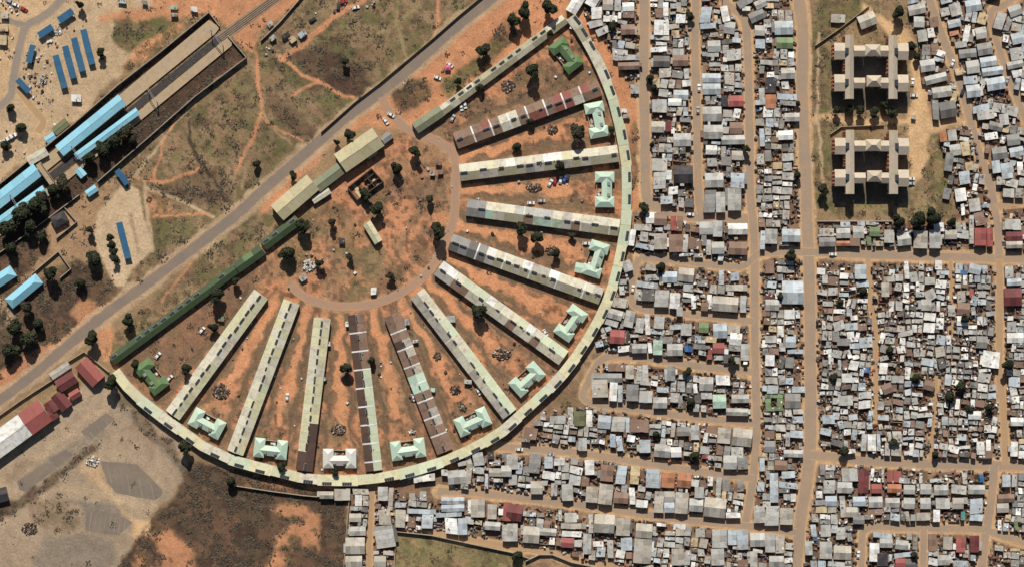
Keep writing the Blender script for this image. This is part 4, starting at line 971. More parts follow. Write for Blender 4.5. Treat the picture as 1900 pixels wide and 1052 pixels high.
# ------------------------------------------------------------------ township: houses read off the photograph (x0,y0,x1,y1,colour[,turn]) in enlarged tile units
K = 480 / 1403.
TILES = {
(940, 0): "345,-30,405,78,w,-32;440,-40,500,40,w,-32;800,110,850,192,w;850,112,882,192,w;778,193,882,220,g;781,255,868,285,w;795,305,884,365,d;848,15,878,88,w;888,15,945,48,g;628,15,692,62,w;630,64,692,100,n;620,135,695,190,n;905,490,985,545,b;790,540,868,612,g;860,658,893,715,M;785,660,855,720,t;905,725,1000,795,g;905,900,1010,995,k;940,635,998,665,m;790,860,870,930,g;795,935,865,1025,g;1050,40,1110,125,b;1050,127,1135,158,b;1178,120,1238,185,g,-8;1165,35,1205,120,w,12;1225,205,1270,235,b;1090,222,1160,284,g;1062,286,1150,310,g;1195,270,1270,330,g;1060,400,1160,450,b;1062,455,1160,515,b;1203,520,1285,580,r;1165,520,1202,580,k;1062,580,1165,660,g;1068,680,1172,755,g;1080,790,1140,840,w;1210,665,1278,728,n;1165,735,1292,785,g;1075,940,1175,1018,g;1220,820,1280,870,t;1215,940,1290,1020,b;1315,60,1400,115,m,25;1345,0,1410,45,g,25;1250,-10,1330,35,m,30;1350,215,1400,265,b;1345,140,1400,195,g;1370,345,1400,400,m;1368,480,1400,545,g;1370,700,1400,795,b;525,85,600,120,w;445,110,520,150,g,18;485,150,555,190,g,25;605,300,720,330,g;605,340,720,380,n;670,460,718,510,g;880,130,935,160,t;895,165,935,195,y;945,740,990,790,b;900,300,985,360,n;810,230,868,250,w;1010,870,1012,872,g;1165,850,1215,900,m;1185,640,1240,660,g",
(1420, 0): "60,205,150,265,G;50,115,150,190,b;0,515,58,590,o;65,510,170,545,b;80,546,165,575,m;70,710,150,760,w;105,615,185,660,g;0,425,60,505,k;85,370,160,430,g;775,25,870,80,g,12;805,92,862,150,g;826,165,878,228,g,8;880,155,918,205,w,8;850,245,895,300,m;900,240,940,300,n;840,325,920,390,g,8;865,405,985,452,g,14;905,472,1010,530,g,8;905,545,943,650,m;945,552,1035,640,d,10;950,42,1000,90,g,12;1002,20,1062,88,g,15;1085,0,1170,65,b,10;990,108,1060,150,b,12;1075,140,1108,228,w,-8;1140,150,1200,212,g,10;1030,225,1093,262,g,8;1050,268,1145,315,m,6;1090,330,1160,400,g,8;1150,235,1230,300,m,10;1165,310,1255,362,b,8;1075,415,1150,458,b,5;1090,462,1165,530,b,6;1175,366,1290,410,b,8;1200,422,1300,490,b,10;1125,570,1215,610,b,10;945,720,985,770,o,8;990,705,1038,765,g,8;1000,785,1060,845,g,8;1062,770,1110,845,y,8;975,830,1018,930,m,-8;1085,880,1130,925,y,8;1050,930,1110,1000,b,8;1230,800,1310,866,m,8;1230,872,1275,940,b,8;1280,885,1340,970,b,8;1325,800,1400,850,b,10;1365,880,1400,950,w;1245,70,1298,160,g,-15;1320,30,1390,88,g,20;1302,90,1335,170,m,-15;1335,180,1400,240,b,14;1330,260,1400,328,g,12;1340,380,1400,420,w,12;1310,332,1400,372,g,12;1310,730,1380,790,m,8;1270,620,1320,680,g,8;505,75,600,148,t,22;1150,600,1240,650,g,8;1190,720,1260,760,w,8;1030,370,1075,410,y,8;1000,170,1050,195,o,10;950,-20,1010,20,b,14;770,0,830,22,b,12;890,95,940,150,n,12",
(940, 350): "835,40,900,85,b;1070,10,1133,130,m;1135,20,1185,130,g;1200,0,1272,120,g;755,130,812,190,w;690,192,785,230,t;660,222,697,310,w,-8;700,300,800,330,b,-8;800,245,870,330,t;880,250,953,345,n;890,150,920,228,r;922,150,955,230,n;955,250,985,345,g;985,270,1045,330,n;1045,180,1118,250,g;1120,175,1170,262,g;1200,190,1305,250,w;1080,280,1110,360,g;1112,290,1180,355,g;1205,290,1305,360,n;705,505,820,540,b,-4;735,545,800,610,d,-4;802,550,880,640,g,-4;885,565,940,650,w,-4;845,450,925,510,b;930,430,1015,505,t,-6;750,465,825,500,g;700,545,733,605,g;1000,580,1028,650,w;1085,575,1113,650,w;1117,585,1255,665,t,-4;1265,580,1300,670,g;1215,455,1260,500,b;1150,445,1180,520,b;1035,495,1090,530,m;1190,520,1305,555,t;550,655,628,708,g,-15;535,710,605,745,g,-15;640,660,692,750,g,-12;560,765,638,840,r,-4;640,770,668,840,k;605,850,668,885,w;700,700,745,780,g,-8;750,680,778,790,w;780,760,840,790,b;800,690,855,758,g,-4;795,820,845,900,p;680,840,760,890,g;765,835,790,890,w;870,840,955,905,g;885,735,945,765,b;945,730,1003,795,g;965,850,1005,885,B;1042,725,1095,780,G;1120,730,1195,810,b;1118,835,1180,892,r;1090,870,1116,925,r;1125,895,1180,930,g;1200,740,1265,790,t;1270,840,1315,930,g;1205,845,1268,880,m;630,390,680,450,g,20;605,490,650,520,g;610,530,640,575,g;565,590,650,645,t,-10;470,1000,625,1050,m;645,955,690,1030,t;705,960,735,1040,g;550,950,640,990,n;855,975,880,1045,b;735,955,770,1045,g;1380,80,1403,120,g;1375,230,1403,330,b;920,640,955,690,g;870,960,915,1040,m;800,130,870,200,n;700,580,702,582,g",
(940, 692): "460,35,550,130,t;558,50,600,150,w,-4;602,65,630,155,b;650,60,715,150,m;720,95,790,160,g;815,75,878,105,b;795,130,870,190,g;690,0,728,55,t;1135,10,1210,65,w;1045,20,1120,95,g;1055,105,1115,140,g;1118,115,1190,190,p;1220,115,1315,160,g;1190,190,1310,230,g;930,120,955,190,m;365,205,425,285,L;332,185,362,280,g;430,200,465,290,w;495,228,565,300,b,-5;570,235,643,315,g,-4;645,240,668,320,b;670,250,770,320,n,-4;235,230,320,275,g,-5;95,295,165,360,n,-8;390,350,435,420,g;560,330,592,400,b;595,340,630,420,b;720,360,780,430,b;800,385,888,455,g,-5;890,400,948,455,w;890,270,915,345,t;1145,295,1215,380,t,-5;1225,300,1330,395,t,-6;1175,445,1248,520,g;1250,450,1310,520,m;1050,395,1100,438,g;1085,290,1135,330,n;1060,440,1100,465,r;120,435,185,540,m,-4;205,450,250,515,b;258,460,315,500,w;425,470,475,550,w;510,495,580,585,n,-5;595,500,650,600,b,-3;670,505,722,600,y,-3;755,520,830,620,b,-5;840,540,912,620,o,-4;925,540,1000,620,o,-5;1090,560,1120,610,w;1135,565,1165,645,g;1170,570,1210,640,m;1250,580,1285,640,m;130,585,195,655,t;240,595,275,665,g;300,600,360,690,g;500,600,575,710,t,-6;580,645,660,705,n,-4;665,620,698,710,w;800,640,853,755,t,-4;855,640,910,698,t;855,700,910,755,b;915,645,985,760,t,-4;990,680,1065,750,g,-4;1070,675,1188,780,t,-6;1190,755,1268,785,w;1020,615,1070,676,g;430,615,495,700,t,-4;0,710,85,800,M,-8;90,830,178,920,t,-4;295,812,430,845,t,-4;315,755,380,810,g;445,765,470,865,g;475,765,585,865,t,-3;595,785,670,880,t,-3;700,815,790,893,t,-4;690,897,785,1030,t,-4;470,910,525,940,w;545,905,580,1000,g;620,890,680,960,b;295,892,365,945,r,-4;300,855,405,888,w,-6;415,870,460,980,g;1115,845,1195,945,g;1200,850,1248,930,b;1250,850,1310,955,b;1320,865,1400,940,g;1025,840,1075,890,g;895,950,962,1040,t;965,960,1000,1040,g;1110,950,1180,1040,g;1255,1010,1310,1050,n;1320,965,1360,1050,g;905,815,970,850,w;180,840,270,880,g,-4;0,815,60,910,g;1370,460,1400,530,b;1360,590,1400,640,b;1340,720,1400,810,g;0,440,60,520,g;280,740,300,800,g;1000,280,1045,360,g;925,290,990,340,m",
(470, 692): "1055,525,1150,600,g,4;1020,520,1055,555,w;1110,475,1185,500,g,15;1190,505,1250,545,g;1255,545,1275,625,b;1278,515,1345,560,t;1152,490,1185,600,t;870,548,985,588,w,6;840,560,868,575,b,14;1270,425,1305,465,k;1020,670,1145,710,b;1020,712,1145,750,b,;990,755,1130,780,b;835,735,990,763,b,-2;912,766,975,840,b;1040,785,1108,870,w;1110,785,1160,875,b;835,780,880,835,n;770,700,828,728,b;1180,680,1255,780,t;1355,700,1400,800,r,-4;1270,710,1320,790,t;1350,820,1400,910,g;1255,805,1340,850,g,-4;440,625,525,690,t;360,640,435,680,t;540,625,625,658,t;550,660,590,718,w;592,660,625,718,t;525,722,590,745,g;520,760,585,805,t;520,830,610,880,g;500,890,605,980,t;500,990,590,1050,t;675,615,730,690,g;732,620,760,720,t;680,740,745,820,t;660,825,765,945,g,10;655,990,720,1050,t;790,640,830,690,n;845,650,880,690,t;900,640,940,690,g;770,740,825,835,t;1150,440,1180,475,t;1190,430,1250,500,g,10;1310,470,1340,500,g;1345,500,1400,560,g;1350,430,1400,480,m",
(1420, 350): "290,265,380,315,m;310,215,372,260,t;385,215,460,270,g;408,180,460,210,b;475,205,535,270,g;500,180,540,203,b;565,210,622,260,G;548,262,575,310,G;645,225,700,295,g;545,180,600,200,g;715,240,790,310,g,6;805,230,880,325,t;890,225,950,325,g;975,225,1040,275,t;1050,225,1103,275,g;1135,215,1200,310,r;1203,215,1235,315,r;1030,0,1090,70,w,8;1060,85,1083,145,w,8;1105,55,1165,125,g,8;1135,130,1190,200,n,8;1105,145,1132,213,g;1105,215,1132,300,g;385,285,460,312,o;600,285,640,315,y;1300,165,1385,225,g;1305,235,1395,285,M;1305,287,1395,325,t;1300,420,1345,485,g;1310,488,1390,525,b;1295,540,1390,635,M;1290,0,1350,50,g;1355,0,1400,50,g;0,390,48,460,n;90,500,205,625,b;0,600,75,660,g;0,570,45,595,M;110,800,165,860,b;0,795,60,835,g;120,870,205,895,b;75,835,110,880,g;0,220,65,300,g;90,220,190,290,b;0,900,50,960,w;485,412,548,490,b;752,395,780,490,w;510,805,580,860,b;530,965,565,1000,B;340,890,370,950,w;1180,880,1270,970,w,-6;925,700,970,760,w;845,600,900,660,g;705,610,745,660,g;670,610,698,665,w;630,510,672,585,t;815,505,838,560,w;920,390,960,440,w;930,445,995,470,b;1070,470,1095,520,w;1110,545,1130,590,r;1040,555,1085,615,t;395,490,395,490,g;1060,440,1090,470,B;865,480,920,520,g;1150,510,1220,545,m;990,630,1030,690,g;390,810,460,850,m;440,650,470,690,g;1310,780,1400,835,w;1310,720,1360,775,g;720,770,800,800,g,8",
(1420, 692): "0,112,95,135,G;0,137,30,205,G;62,137,95,180,G;30,182,95,205,G;105,110,190,190,m;135,310,205,350,b;110,320,133,395,g;100,415,205,455,g;0,280,60,305,b;145,70,215,105,b;635,55,690,110,n,20;395,120,475,175,g;520,330,550,420,g;555,330,600,420,w;604,330,625,420,b;610,225,670,255,b;310,225,375,275,b;505,525,562,650,M;575,600,632,650,r;660,530,690,590,r;695,530,738,590,r;662,600,738,648,o;570,515,590,580,w;630,520,645,590,t;415,515,500,588,g;390,590,470,650,g;315,580,378,650,g;750,605,812,655,g;840,600,900,655,g;915,605,992,660,g;1010,605,1090,655,g;1100,605,1190,655,g;1135,548,1160,590,k;1162,548,1185,590,B;1068,540,1095,600,g;835,540,853,595,w;475,668,542,720,b;560,668,635,728,g;650,675,728,728,g;750,675,810,735,g;840,675,897,735,g;925,675,1000,735,g;1015,675,1075,735,t;1110,680,1180,760,b;1110,762,1180,800,b;325,665,388,720,b;405,665,435,780,g;555,735,635,770,n;437,725,500,780,t;820,755,895,800,t;910,740,948,805,w;1060,750,1082,795,T;300,820,355,885,g;245,820,278,885,b;385,835,435,900,g;260,887,285,910,B;295,912,362,1005,g;215,910,255,985,g;370,935,465,1010,t;340,1020,430,1050,g;80,730,150,820,t;0,720,75,825,g;90,530,160,570,b;25,540,70,700,b;75,590,175,625,b;0,870,53,970,g;55,880,105,975,t;20,990,100,1050,g;585,862,685,893,b,-4;620,895,690,945,g;705,905,775,955,g,-6;565,920,618,1020,w;605,975,665,1045,k;700,970,820,998,b;705,1003,760,1050,r;800,870,825,955,m;885,870,925,965,n;965,885,1015,955,t;1035,890,1085,970,r;1110,880,1160,970,M;935,985,1000,1040,g;1020,1015,1100,1050,b;1285,550,1330,615,b;1260,655,1350,700,n;1255,705,1320,755,t;1260,795,1280,850,w;1350,800,1372,850,G;1335,550,1365,615,g;785,0,830,25,G;780,380,805,445,w;820,215,905,240,g;880,240,905,290,b;955,235,990,280,b;1100,205,1170,250,w;1330,240,1400,285,w;1325,60,1365,120,w,12;1330,370,1370,450,w;1145,370,1190,440,w;1195,360,1225,420,w;1040,330,1090,365,b;415,0,470,50,w"}
HAND = []
for (ox, oy), s in TILES.items():
    for it in s.split(';'):
        f = it.split(','); x0, y0, x1, y1 = map(float, f[:4]); c = f[4]; t = float(f[5]) if len(f) > 5 and f[5] else rnd.uniform(-2, 2)
        if (x1 - x0) * (y1 - y0) < 60: continue
        HAND.append(((x0 + x1) / 2 * K + ox, (y0 + y1) / 2 * K + oy, (x1 - x0) * K, (y1 - y0) * K, c, -t))

GS = 1.0
OCC = np.zeros((1300, 2100), bool)   # photo pixels taken by roofs, offset 50
def corners(cx, cy, w, h, deg):
    a = R(deg); c, s = math.cos(a), math.sin(a)
    return [(cx + c * x - s * y, cy + s * x + c * y) for x, y in ((-w/2, -h/2), (w/2, -h/2), (w/2, h/2), (-w/2, h/2))]
def cover(cx, cy, w, h, deg, mark=False):
    a = R(-deg); x0, x1 = int(cx - w/2 - h/4 - 4), int(cx + w/2 + h/4 + 5); y0, y1 = int(cy - h/2 - w/4 - 4), int(cy + h/2 + w/4 + 5)
    x0 = max(x0, -49); y0 = max(y0, -49)
    Y, X = np.mgrid[y0:y1, x0:x1]; dx, dy = X - cx, Y - cy
    m = (abs(math.cos(a) * dx - math.sin(a) * dy) <= w/2) & (abs(math.sin(a) * dx + math.cos(a) * dy) <= h/2)
    sub = OCC[y0 + 50:y1 + 50, x0 + 50:x1 + 50]
    if sub.shape != m.shape: return 1.0
    f = (sub & m).sum() / max(1, m.sum())
    if mark: sub |= m
    return f
def in1(poly, x, y):
    r = False; n = len(poly)
    for i in range(n):
        x1, y1 = poly[i]; x2, y2 = poly[(i + 1) % n]
        if (y1 > y) != (y2 > y) and x < (x2 - x1) * (y - y1) / (y2 - y1) + x1: r = not r
    return r
ROOFS = []   # cx, cy, w, h, colour, turn, hand?
for h in HAND:
    if h[0] < -30 or h[0] > 1930: continue
    cover(*h[:4], h[5], True); ROOFS.append((*h, True))
for nm_, w_, kd_, pts_ in ROADS:
    if nm_ == 'dirt_lane':
        for (xa, ya), (xb, yb) in zip(pts_[:-1], pts_[1:]):
            n_ = int(math.hypot(xb - xa, yb - ya) / 4) + 1
            for k_ in range(n_ + 1): cover(xa + (xb - xa) * k_ / n_, ya + (yb - ya) * k_ / n_, w_ * .8, w_ * .8, 0, True)
YARDS = []
FILLC = 'ggggggggttttmmmwwwwnndbby'
DENSEC = 'gggggggttmmwwwwwwnndbbb'
for ph, poly, turn, (lo, hi), hole in BLOCKS:
    a = R(turn); c, s = math.cos(a), math.sin(a)
    rot = [(c * x + s * y, -s * x + c * y) for x, y in poly]
    bx0, bx1 = min(p[0] for p in rot), max(p[0] for p in rot); by0, by1 = min(p[1] for p in rot), max(p[1] for p in rot)
    stack = [(bx0, by0, bx1, by1)]; cells = []
    while stack:
        x0, y0, x1, y1 = stack.pop(); w, h = x1 - x0, y1 - y0
        big = max(w, h)
        if big < hi * 1.05 and (big < hi * .75 or rnd.random() < .45 or w * h < lo * hi * 1.1): cells.append((x0, y0, x1, y1)); continue
        t = rnd.uniform(.36, .64)
        if w > h * rnd.uniform(.85, 1.25): stack += [(x0, y0, x0 + w * t, y1), (x0 + w * t, y0, x1, y1)]
        else: stack += [(x0, y0, x1, y0 + h * t), (x0, y0 + h * t, x1, y1)]
    for x0, y0, x1, y1 in cells:
        ins = rnd.uniform(.2, 1.2 if lo > 9.5 else 1.9); w, h = x1 - x0 - ins * 2, y1 - y0 - ins * 2 - rnd.uniform(.3, 2.2)
        if min(w, h) < 4.5: continue
        rx_, ry_ = (x0 + x1) / 2 + rnd.uniform(-.6, .6), (y0 + y1) / 2 - .6
        cx, cy = c * rx_ - s * ry_, s * rx_ + c * ry_; dg = turn + rnd.gauss(0, 3.4 if lo > 9.5 else 8)
        pts = corners(cx, cy, w * .92, h * .92, dg)
        if sum(in1(poly, *p) for p in pts) < 3 or not in1(poly, cx, cy): continue
        f = cover(cx, cy, w, h, dg)
        if f > .18:   # try to squeeze a smaller roof into what is left
            ok = False
            for _ in range(5):
                w2, h2 = w * rnd.uniform(.4, .65), h * rnd.uniform(.4, .7); qx, qy = cx + rnd.uniform(-.3, .3) * w, cy + rnd.uniform(-.3, .3) * h
                if min(w2, h2) > 4.5 and cover(qx, qy, w2, h2, dg) < .06: cx, cy, w, h, ok = qx, qy, w2, h2, True; break
            if not ok: continue
        elif rnd.random() < hole:
            YARDS.append((cx, cy, w, h, dg)); continue
        cover(cx, cy, w, h, dg, True)
        ROOFS.append((cx, cy, w, h, rnd.choice(FILLC if lo > 9.5 else DENSEC), dg, False))

def roof_geo(w, h, kind, ze, seed):
    """walls, roof and patch geometry in local metres; returns list of (part name, MB, role)"""
    rr_ = random.Random(seed); L, Wd = w, h; parts = []
    ridge_x = w >= h * .9
    wl = MB(); rf = MB(); pt = []; ov = .22
    if kind == 'gable':
        l, d = (L, Wd) if ridge_x else (Wd, L); T = (lambda x, y, z: (x, y, z)) if ridge_x else (lambda x, y, z: (-y, x, z))
        zr = ze + d * .5 * rr_.uniform(.26, .40); k = (zr - ze) / (d / 2); wi = .25
        vs = []; a, b, hh = -l/2 + wi, l/2 - wi, d/2 - wi
        for X in (a, b): vs += [T(X, -hh, 0), T(X, hh, 0), T(X, hh, ze), T(X, 0, zr - .1), T(X, -hh, ze)]
        wl.add(vs, [(4, 3, 2, 1, 0), (5, 6, 7, 8, 9), (0, 1, 6, 5), (0, 5, 9, 4), (1, 2, 7, 6), (2, 3, 8, 7), (3, 4, 9, 8)])
        for s_ in (1, -1):
            ns = max(1, min(4, round(l / 3.0)))
            for i in range(ns):
                xa, xb, dz = -l/2 + l * i / ns, -l/2 + l * (i + 1) / ns + (.05 if i < ns - 1 else 0), .035 * (i % 2)
                p = [T(xa, 0, zr + dz), T(xb, 0, zr + dz), T(xb, s_ * d/2, ze - .02 + dz), T(xa, s_ * d/2, ze - .02 + dz)]
                rf.slab(p[::-1] if s_ > 0 else p, .09)
    else:
        t1, t2 = rr_.uniform(-.18, .35), rr_.uniform(-.12, .12)
        zs = {(-1, -1): ze - t1/2 - t2/2, (1, -1): ze - t1/2 + t2/2, (1, 1): ze + t1/2 + t2/2, (-1, 1): ze + t1/2 - t2/2}
        wl.prism([(-L/2 + .2, -Wd/2 + .2), (L/2 - .2, -Wd/2 + .2), (L/2 - .2, Wd/2 - .2), (-L/2 + .2, Wd/2 - .2)], 0, [zs[k] - .1 for k in ((-1, -1), (1, -1), (1, 1), (-1, 1))])
        n = max(1, min(5, round(max(L, Wd) / 2.4)))
        zz = lambda x, y: ze + t1 * y / Wd + t2 * x / L
        for i in range(n):   # overlapping sheets
            if L >= Wd: x0, x1, y0, y1 = -L/2 + L * i / n, -L/2 + L * (i + 1) / n, -Wd/2 + rr_.uniform(0, .3), Wd/2 - rr_.uniform(0, .3)
            else: x0, x1, y0, y1 = -L/2 + rr_.uniform(0, .3), L/2 - rr_.uniform(0, .3), -Wd/2 + Wd * i / n, -Wd/2 + Wd * (i + 1) / n
            dz = .05 * (i % 2) + .02 * i
            rf.slab([(x0 - .04, y0 - .04, zz(x0, y0) + dz), (x1 + .04, y0 - .04, zz(x1, y0) + dz), (x1 + .04, y1 + .04, zz(x1, y1) + dz), (x0 - .04, y1 + .04, zz(x0, y1) + dz)], .07)
        for _ in range(rr_.randint(0, 3)):   # patches, stones and planks that weigh the sheets down
            pw, pl = rr_.uniform(.4, 1.5), rr_.uniform(.3, 1.1); x, y = rr_.uniform(-.4, .4) * L, rr_.uniform(-.4, .4) * Wd
            q_ = MB(); q_.rbox(x, y, pw, pl, zz(x, y) + .02, zz(x, y) + rr_.uniform(.16, .4), rr_.random() * 3); pt.append(q_)
    if kind != 'gable':   # nothing is quite square
        k1, k2 = rr_.gauss(0, .05), rr_.gauss(0, .05)
        for mb_ in [wl, rf] + pt: mb_.v = [(x + k1 * y, y + k2 * x, z) for x, y, z in mb_.v]
    return wl, rf, pt

order = sorted(range(len(ROOFS)), key=lambda i: -ROOFS[i][2] * ROOFS[i][3] * (1.25 if ROOFS[i][6] else 1))
vis = [i for i in order if -8 < ROOFS[i][0] < 1908 and -8 < ROOFS[i][1] < 1060]
HOUSE, SHACK = set(), set()
def is_house(r): return r[2] * r[3] > 330 and min(r[2], r[3]) > 12
for i in vis:
    if is_house(ROOFS[i]) and len(HOUSE) < 300: HOUSE.add(i)
    elif len(SHACK) < 300: SHACK.add(i)
GABLE = {}
def block_of(x, y):
    best = None
    for b in BLOCKS:
        if in1(b[1], x, y): return b
        cx = sum(p[0] for p in b[1]) / len(b[1]); cy = sum(p[1] for p in b[1]) / len(b[1])
        d = min(math.hypot(x - p[0], y - p[1]) for p in b[1] + [(cx, cy)])
        if best is None or d < best[0]: best = (d, b)
    return best[1]
ORD = ['first', 'second', 'third', 'fourth', 'fifth', 'sixth', 'seventh', 'eighth', 'ninth', 'tenth', 'eleventh', 'twelfth', 'thirteenth', 'fourteenth', 'fifteenth', 'sixteenth', 'seventeenth', 'eighteenth', 'nineteenth', 'twentieth']
def uniquify(items):
    """items: list of (obj, base label, x); repeats get an ordinal counted from the left"""
    by = {}
    for it in items: by.setdefault(it[1], []).append(it)
    for lab, li in by.items():
        if len(li) == 1: li[0][0]['label'] = lab; continue
        li.sort(key=lambda t: t[2])
        for k, (o, l, x) in enumerate(li):
            o['label'] = l + ', ' + (('leftmost' if k == 0 else 'rightmost' if k == len(li) - 1 else (ORD[k] + ' from left')))
stuff = MB(); STM = list(PAL); smats = [RM[k] for k in STM] + [M['wall'], M['brick'], M['scrap']]; SI = {k: i for i, k in enumerate(STM)}
lab_items = []
for i, (px, py, w, h, c, dg, hand) in enumerate(ROOFS):
    hs = i in HOUSE; ind = hs or i in SHACK
    rs = random.Random(i * 13 + 5)
    area = w * h
    gable = (is_house((px, py, w, h)) and rs.random() < (.75 if hand else .5)) or c in 'rMoL' and area > 200
    ze = rs.uniform(3.0, 3.8) if is_house((px, py, w, h)) else rs.uniform(2.1, 3.5)
    x, y = W(px, py, ze); a = R(-dg)
    wl, rf, pt = roof_geo(w * S, h * S, 'gable' if gable else 'mono', ze, i)
    if ind:
        root = empty('house' if hs else 'shack', x, y, a)
        wl.build('wall', M['brick'] if rs.random() < .25 else M['wall'], root)
        ro = rf.build('roof', RM[c], root)
        for q_ in pt: q_.build('roof_patch', [RM[rs.choice('wntdm')]], ro)
        if hs and rs.random() < .45:   # low lean-to against one side
            sx = rs.choice([-1, 1]); ln = rs.uniform(.35, .8) * h * S; dp = rs.uniform(1.0, 1.9); oy = rs.uniform(-.15, .15) * h * S; zt = ze - rs.uniform(.5, .9)
            x0 = w * S / 2 - .15; lt = MB(); lt.box(min(sx * x0, sx * (x0 + dp)) + .1, max(sx * x0, sx * (x0 + dp)) - .1, oy - ln/2 + .1, oy + ln/2 - .1, 0, zt - .25); lt.build('lean_to_wall', M['wall'], root)
            lr = MB(); p_ = [(sx * x0, oy - ln/2, zt), (sx * (x0 + dp), oy - ln/2, zt - .15), (sx * (x0 + dp), oy + ln/2, zt - .15), (sx * x0, oy + ln/2, zt)]
            lr.slab(p_ if sx > 0 else p_[::-1], .07); lr.build('lean_to_roof', RM[rs.choice('gmnwtd')], root)
        b = block_of(px, py); xs = [p[0] for p in b[1]]; ys = [p[1] for p in b[1]]
        tx = (px - min(xs)) / (max(xs) - min(xs)); ty = (py - min(ys)) / (max(ys) - min(ys))
        # in wide blocks use the slanted middle line of the block
        pos = ('upper' if ty < .36 else 'lower' if ty > .64 else 'middle') + ' ' + ('left' if tx < .34 else 'right' if tx > .66 else 'centre')
        lab = '%s %s %s %s in %s' % (CNAME[c], 'gabled' if gable else 'flat-roofed', 'house' if hs else 'shack', pos, b[0])
        tag(root, lab, 'house' if hs else 'shack', 'township houses' if hs else 'tin shacks of the township')
        lab_items.append((root, lab, px))
    else:
        ca_, sa_ = math.cos(a), math.sin(a); T = lambda p: (x + ca_ * p[0] - sa_ * p[1], y + sa_ * p[0] + ca_ * p[1], p[2])
        stuff.add([T(p) for p in wl.v], wl.f, SI['n'] if False else len(STM) + (rs.random() < .25))
        stuff.add([T(p) for p in rf.v], rf.f, SI[c])
        for q_ in pt: stuff.add([T(p) for p in q_.v], q_.f, SI[rs.choice('wntdm')])
uniquify(lab_items)
tag(stuff.build('small_shacks', smats), 'mass of smaller tin shacks packed between the township houses', 'shacks', kind='stuff')

# yard walls, lean-tos and clutter in the gaps
clut = MB()
for (cx, cy, w, h, dg) in YARDS:
    x, y = W(cx, cy); a = R(-dg); ca_, sa_ = math.cos(a), math.sin(a)
    for (u, v, lw, lh) in ((0, -h/2, w, .7), (0, h/2, w, .7), (-w/2, 0, .7, h), (w/2, 0, .7, h)):
        if rnd.random() < .6: clut.rbox(x + (ca_ * u + sa_ * v) * S, y + (sa_ * u - ca_ * v) * S, lw * S, lh * S, 0, rnd.uniform(1.3, 2.0), a, len(STM) + rnd.randint(0, 1))
    for _ in range(rnd.randint(2, 6)):
        u, v = rnd.uniform(-.42, .42) * w * S, rnd.uniform(-.42, .42) * h * S
        clut.rbox(x + u, y + v, rnd.uniform(.5, 1.9), rnd.uniform(.4, 1.6), 0, rnd.uniform(.3, 1.8), rnd.random() * 3, SI[rnd.choice('wwgmntdtBoy')] if rnd.random() < .75 else len(STM) + 2)
for ph, poly, turn, (lo, hi), hole in BLOCKS:
    xs = [p[0] for p in poly]; ys = [p[1] for p in poly]; n = int((max(xs) - min(xs)) * (max(ys) - min(ys)) / 34)
    for _ in range(n):
        px, py = rnd.uniform(min(xs), max(xs)), rnd.uniform(min(ys), max(ys))
        if not in1(poly, px, py) or OCC[int(py) + 50, int(px) + 50]: continue
        x, y = W(px, py)
        clut.rbox(x, y, rnd.uniform(.5, 2.0), rnd.uniform(.3, 1.4), 0, rnd.uniform(.3, 1.9), R(-turn) + rnd.gauss(0, .3), SI[rnd.choice('wgmmndddkk')] if rnd.random() < .5 else len(STM) + rnd.choice([0, 1, 2, 2, 2]))
tag(clut.build('yard_clutter', smats), 'odds and ends, low walls and drums filling the township yards', 'clutter', kind='stuff')

# ------------------------------------------------------------------ small huts and sheds outside the township
HUTS = [(802,322,9,9,'t','grey hut left of three beside the court drive'),(814,303,10,8,'n','brown hut above the other two beside the court drive'),(817,320,10,9,'n','brown hut right of three beside the court drive'),
 (562,515,13,12,'g','pale grey hut below the rubble in the court'),(693,540,11,13,'w','white hut at the lower edge of the court drive'),(634,447,11,11,'k','dark hut in the middle of the court'),
 (836,592,17,13,'g','pale grey shed against the sixth hostel wing'),(755,597,9,12,'g','pale shed beside the rusty wing'),(644,601,6,9,'w','white shed at the left of the half brown wing'),
 (561,64,15,11,'b','bluish shack right of the cluster by the rail wall'),(543,74,12,12,'y','yellowish shack in the cluster by the rail wall'),(530,66,14,10,'k','dark shack in the cluster by the rail wall'),
 (506,71,11,9,'g','grey shack left in the cluster by the rail wall'),(501,45,10,10,'g','grey shack above the rail wall cluster'),(322,15,14,7,'p','mint stall beside the orange track at top'),(323,28,13,7,'t','tan stall below the mint stall'),
 (226,3,15,8,'b','bluish shed at the top edge left of centre'),(268,5,10,8,'m','grey shed at the top edge near the orange track'),(360,18,12,10,'w','white shack beside the top orange track'),
 (6,52,18,14,'y','cream roofed shack at the upper left corner'),(5,75,16,18,'y','larger cream shack on the left edge'),(8,30,14,10,'t','tan shack nearest the top left corner'),
 (1158,206,10,8,'w','white stall outside the ring on the right'),(1162,216,12,8,'t','tan stall outside the ring below the white one'),(1062,48,9,13,'w','white lean-to inside the top corner of the ring'),
 (848,262,8,17,'g','pale lean-to at the left end of the red wing'),(141,183,18,14,'w','white kiosk with a dark opening in the taxi lot'),(1757,360,14,20,'m','grey shed at the corner of the flats grounds'),
 (600,700,6,12,'w','white shed between two yellow green wings'),(1555,35,26,16,'t','roofless pale ruin above the flats wall'),(1695,218,8,8,'t','tan hut between the two blocks of flats'),(868,708,14,8,'g','grey lean-to beside the rusty wing lower half'),
 (410,591,11,9,'G','green shed beside the leftmost hostel wing'),(608,638,9,9,'w','white shed right of the third yellow green wing'),(803,723,8,8,'p','pale shed by the sixth wing'),
 (771,633,10,6,'w','white awning beside the mint patch of the rusty wing')]
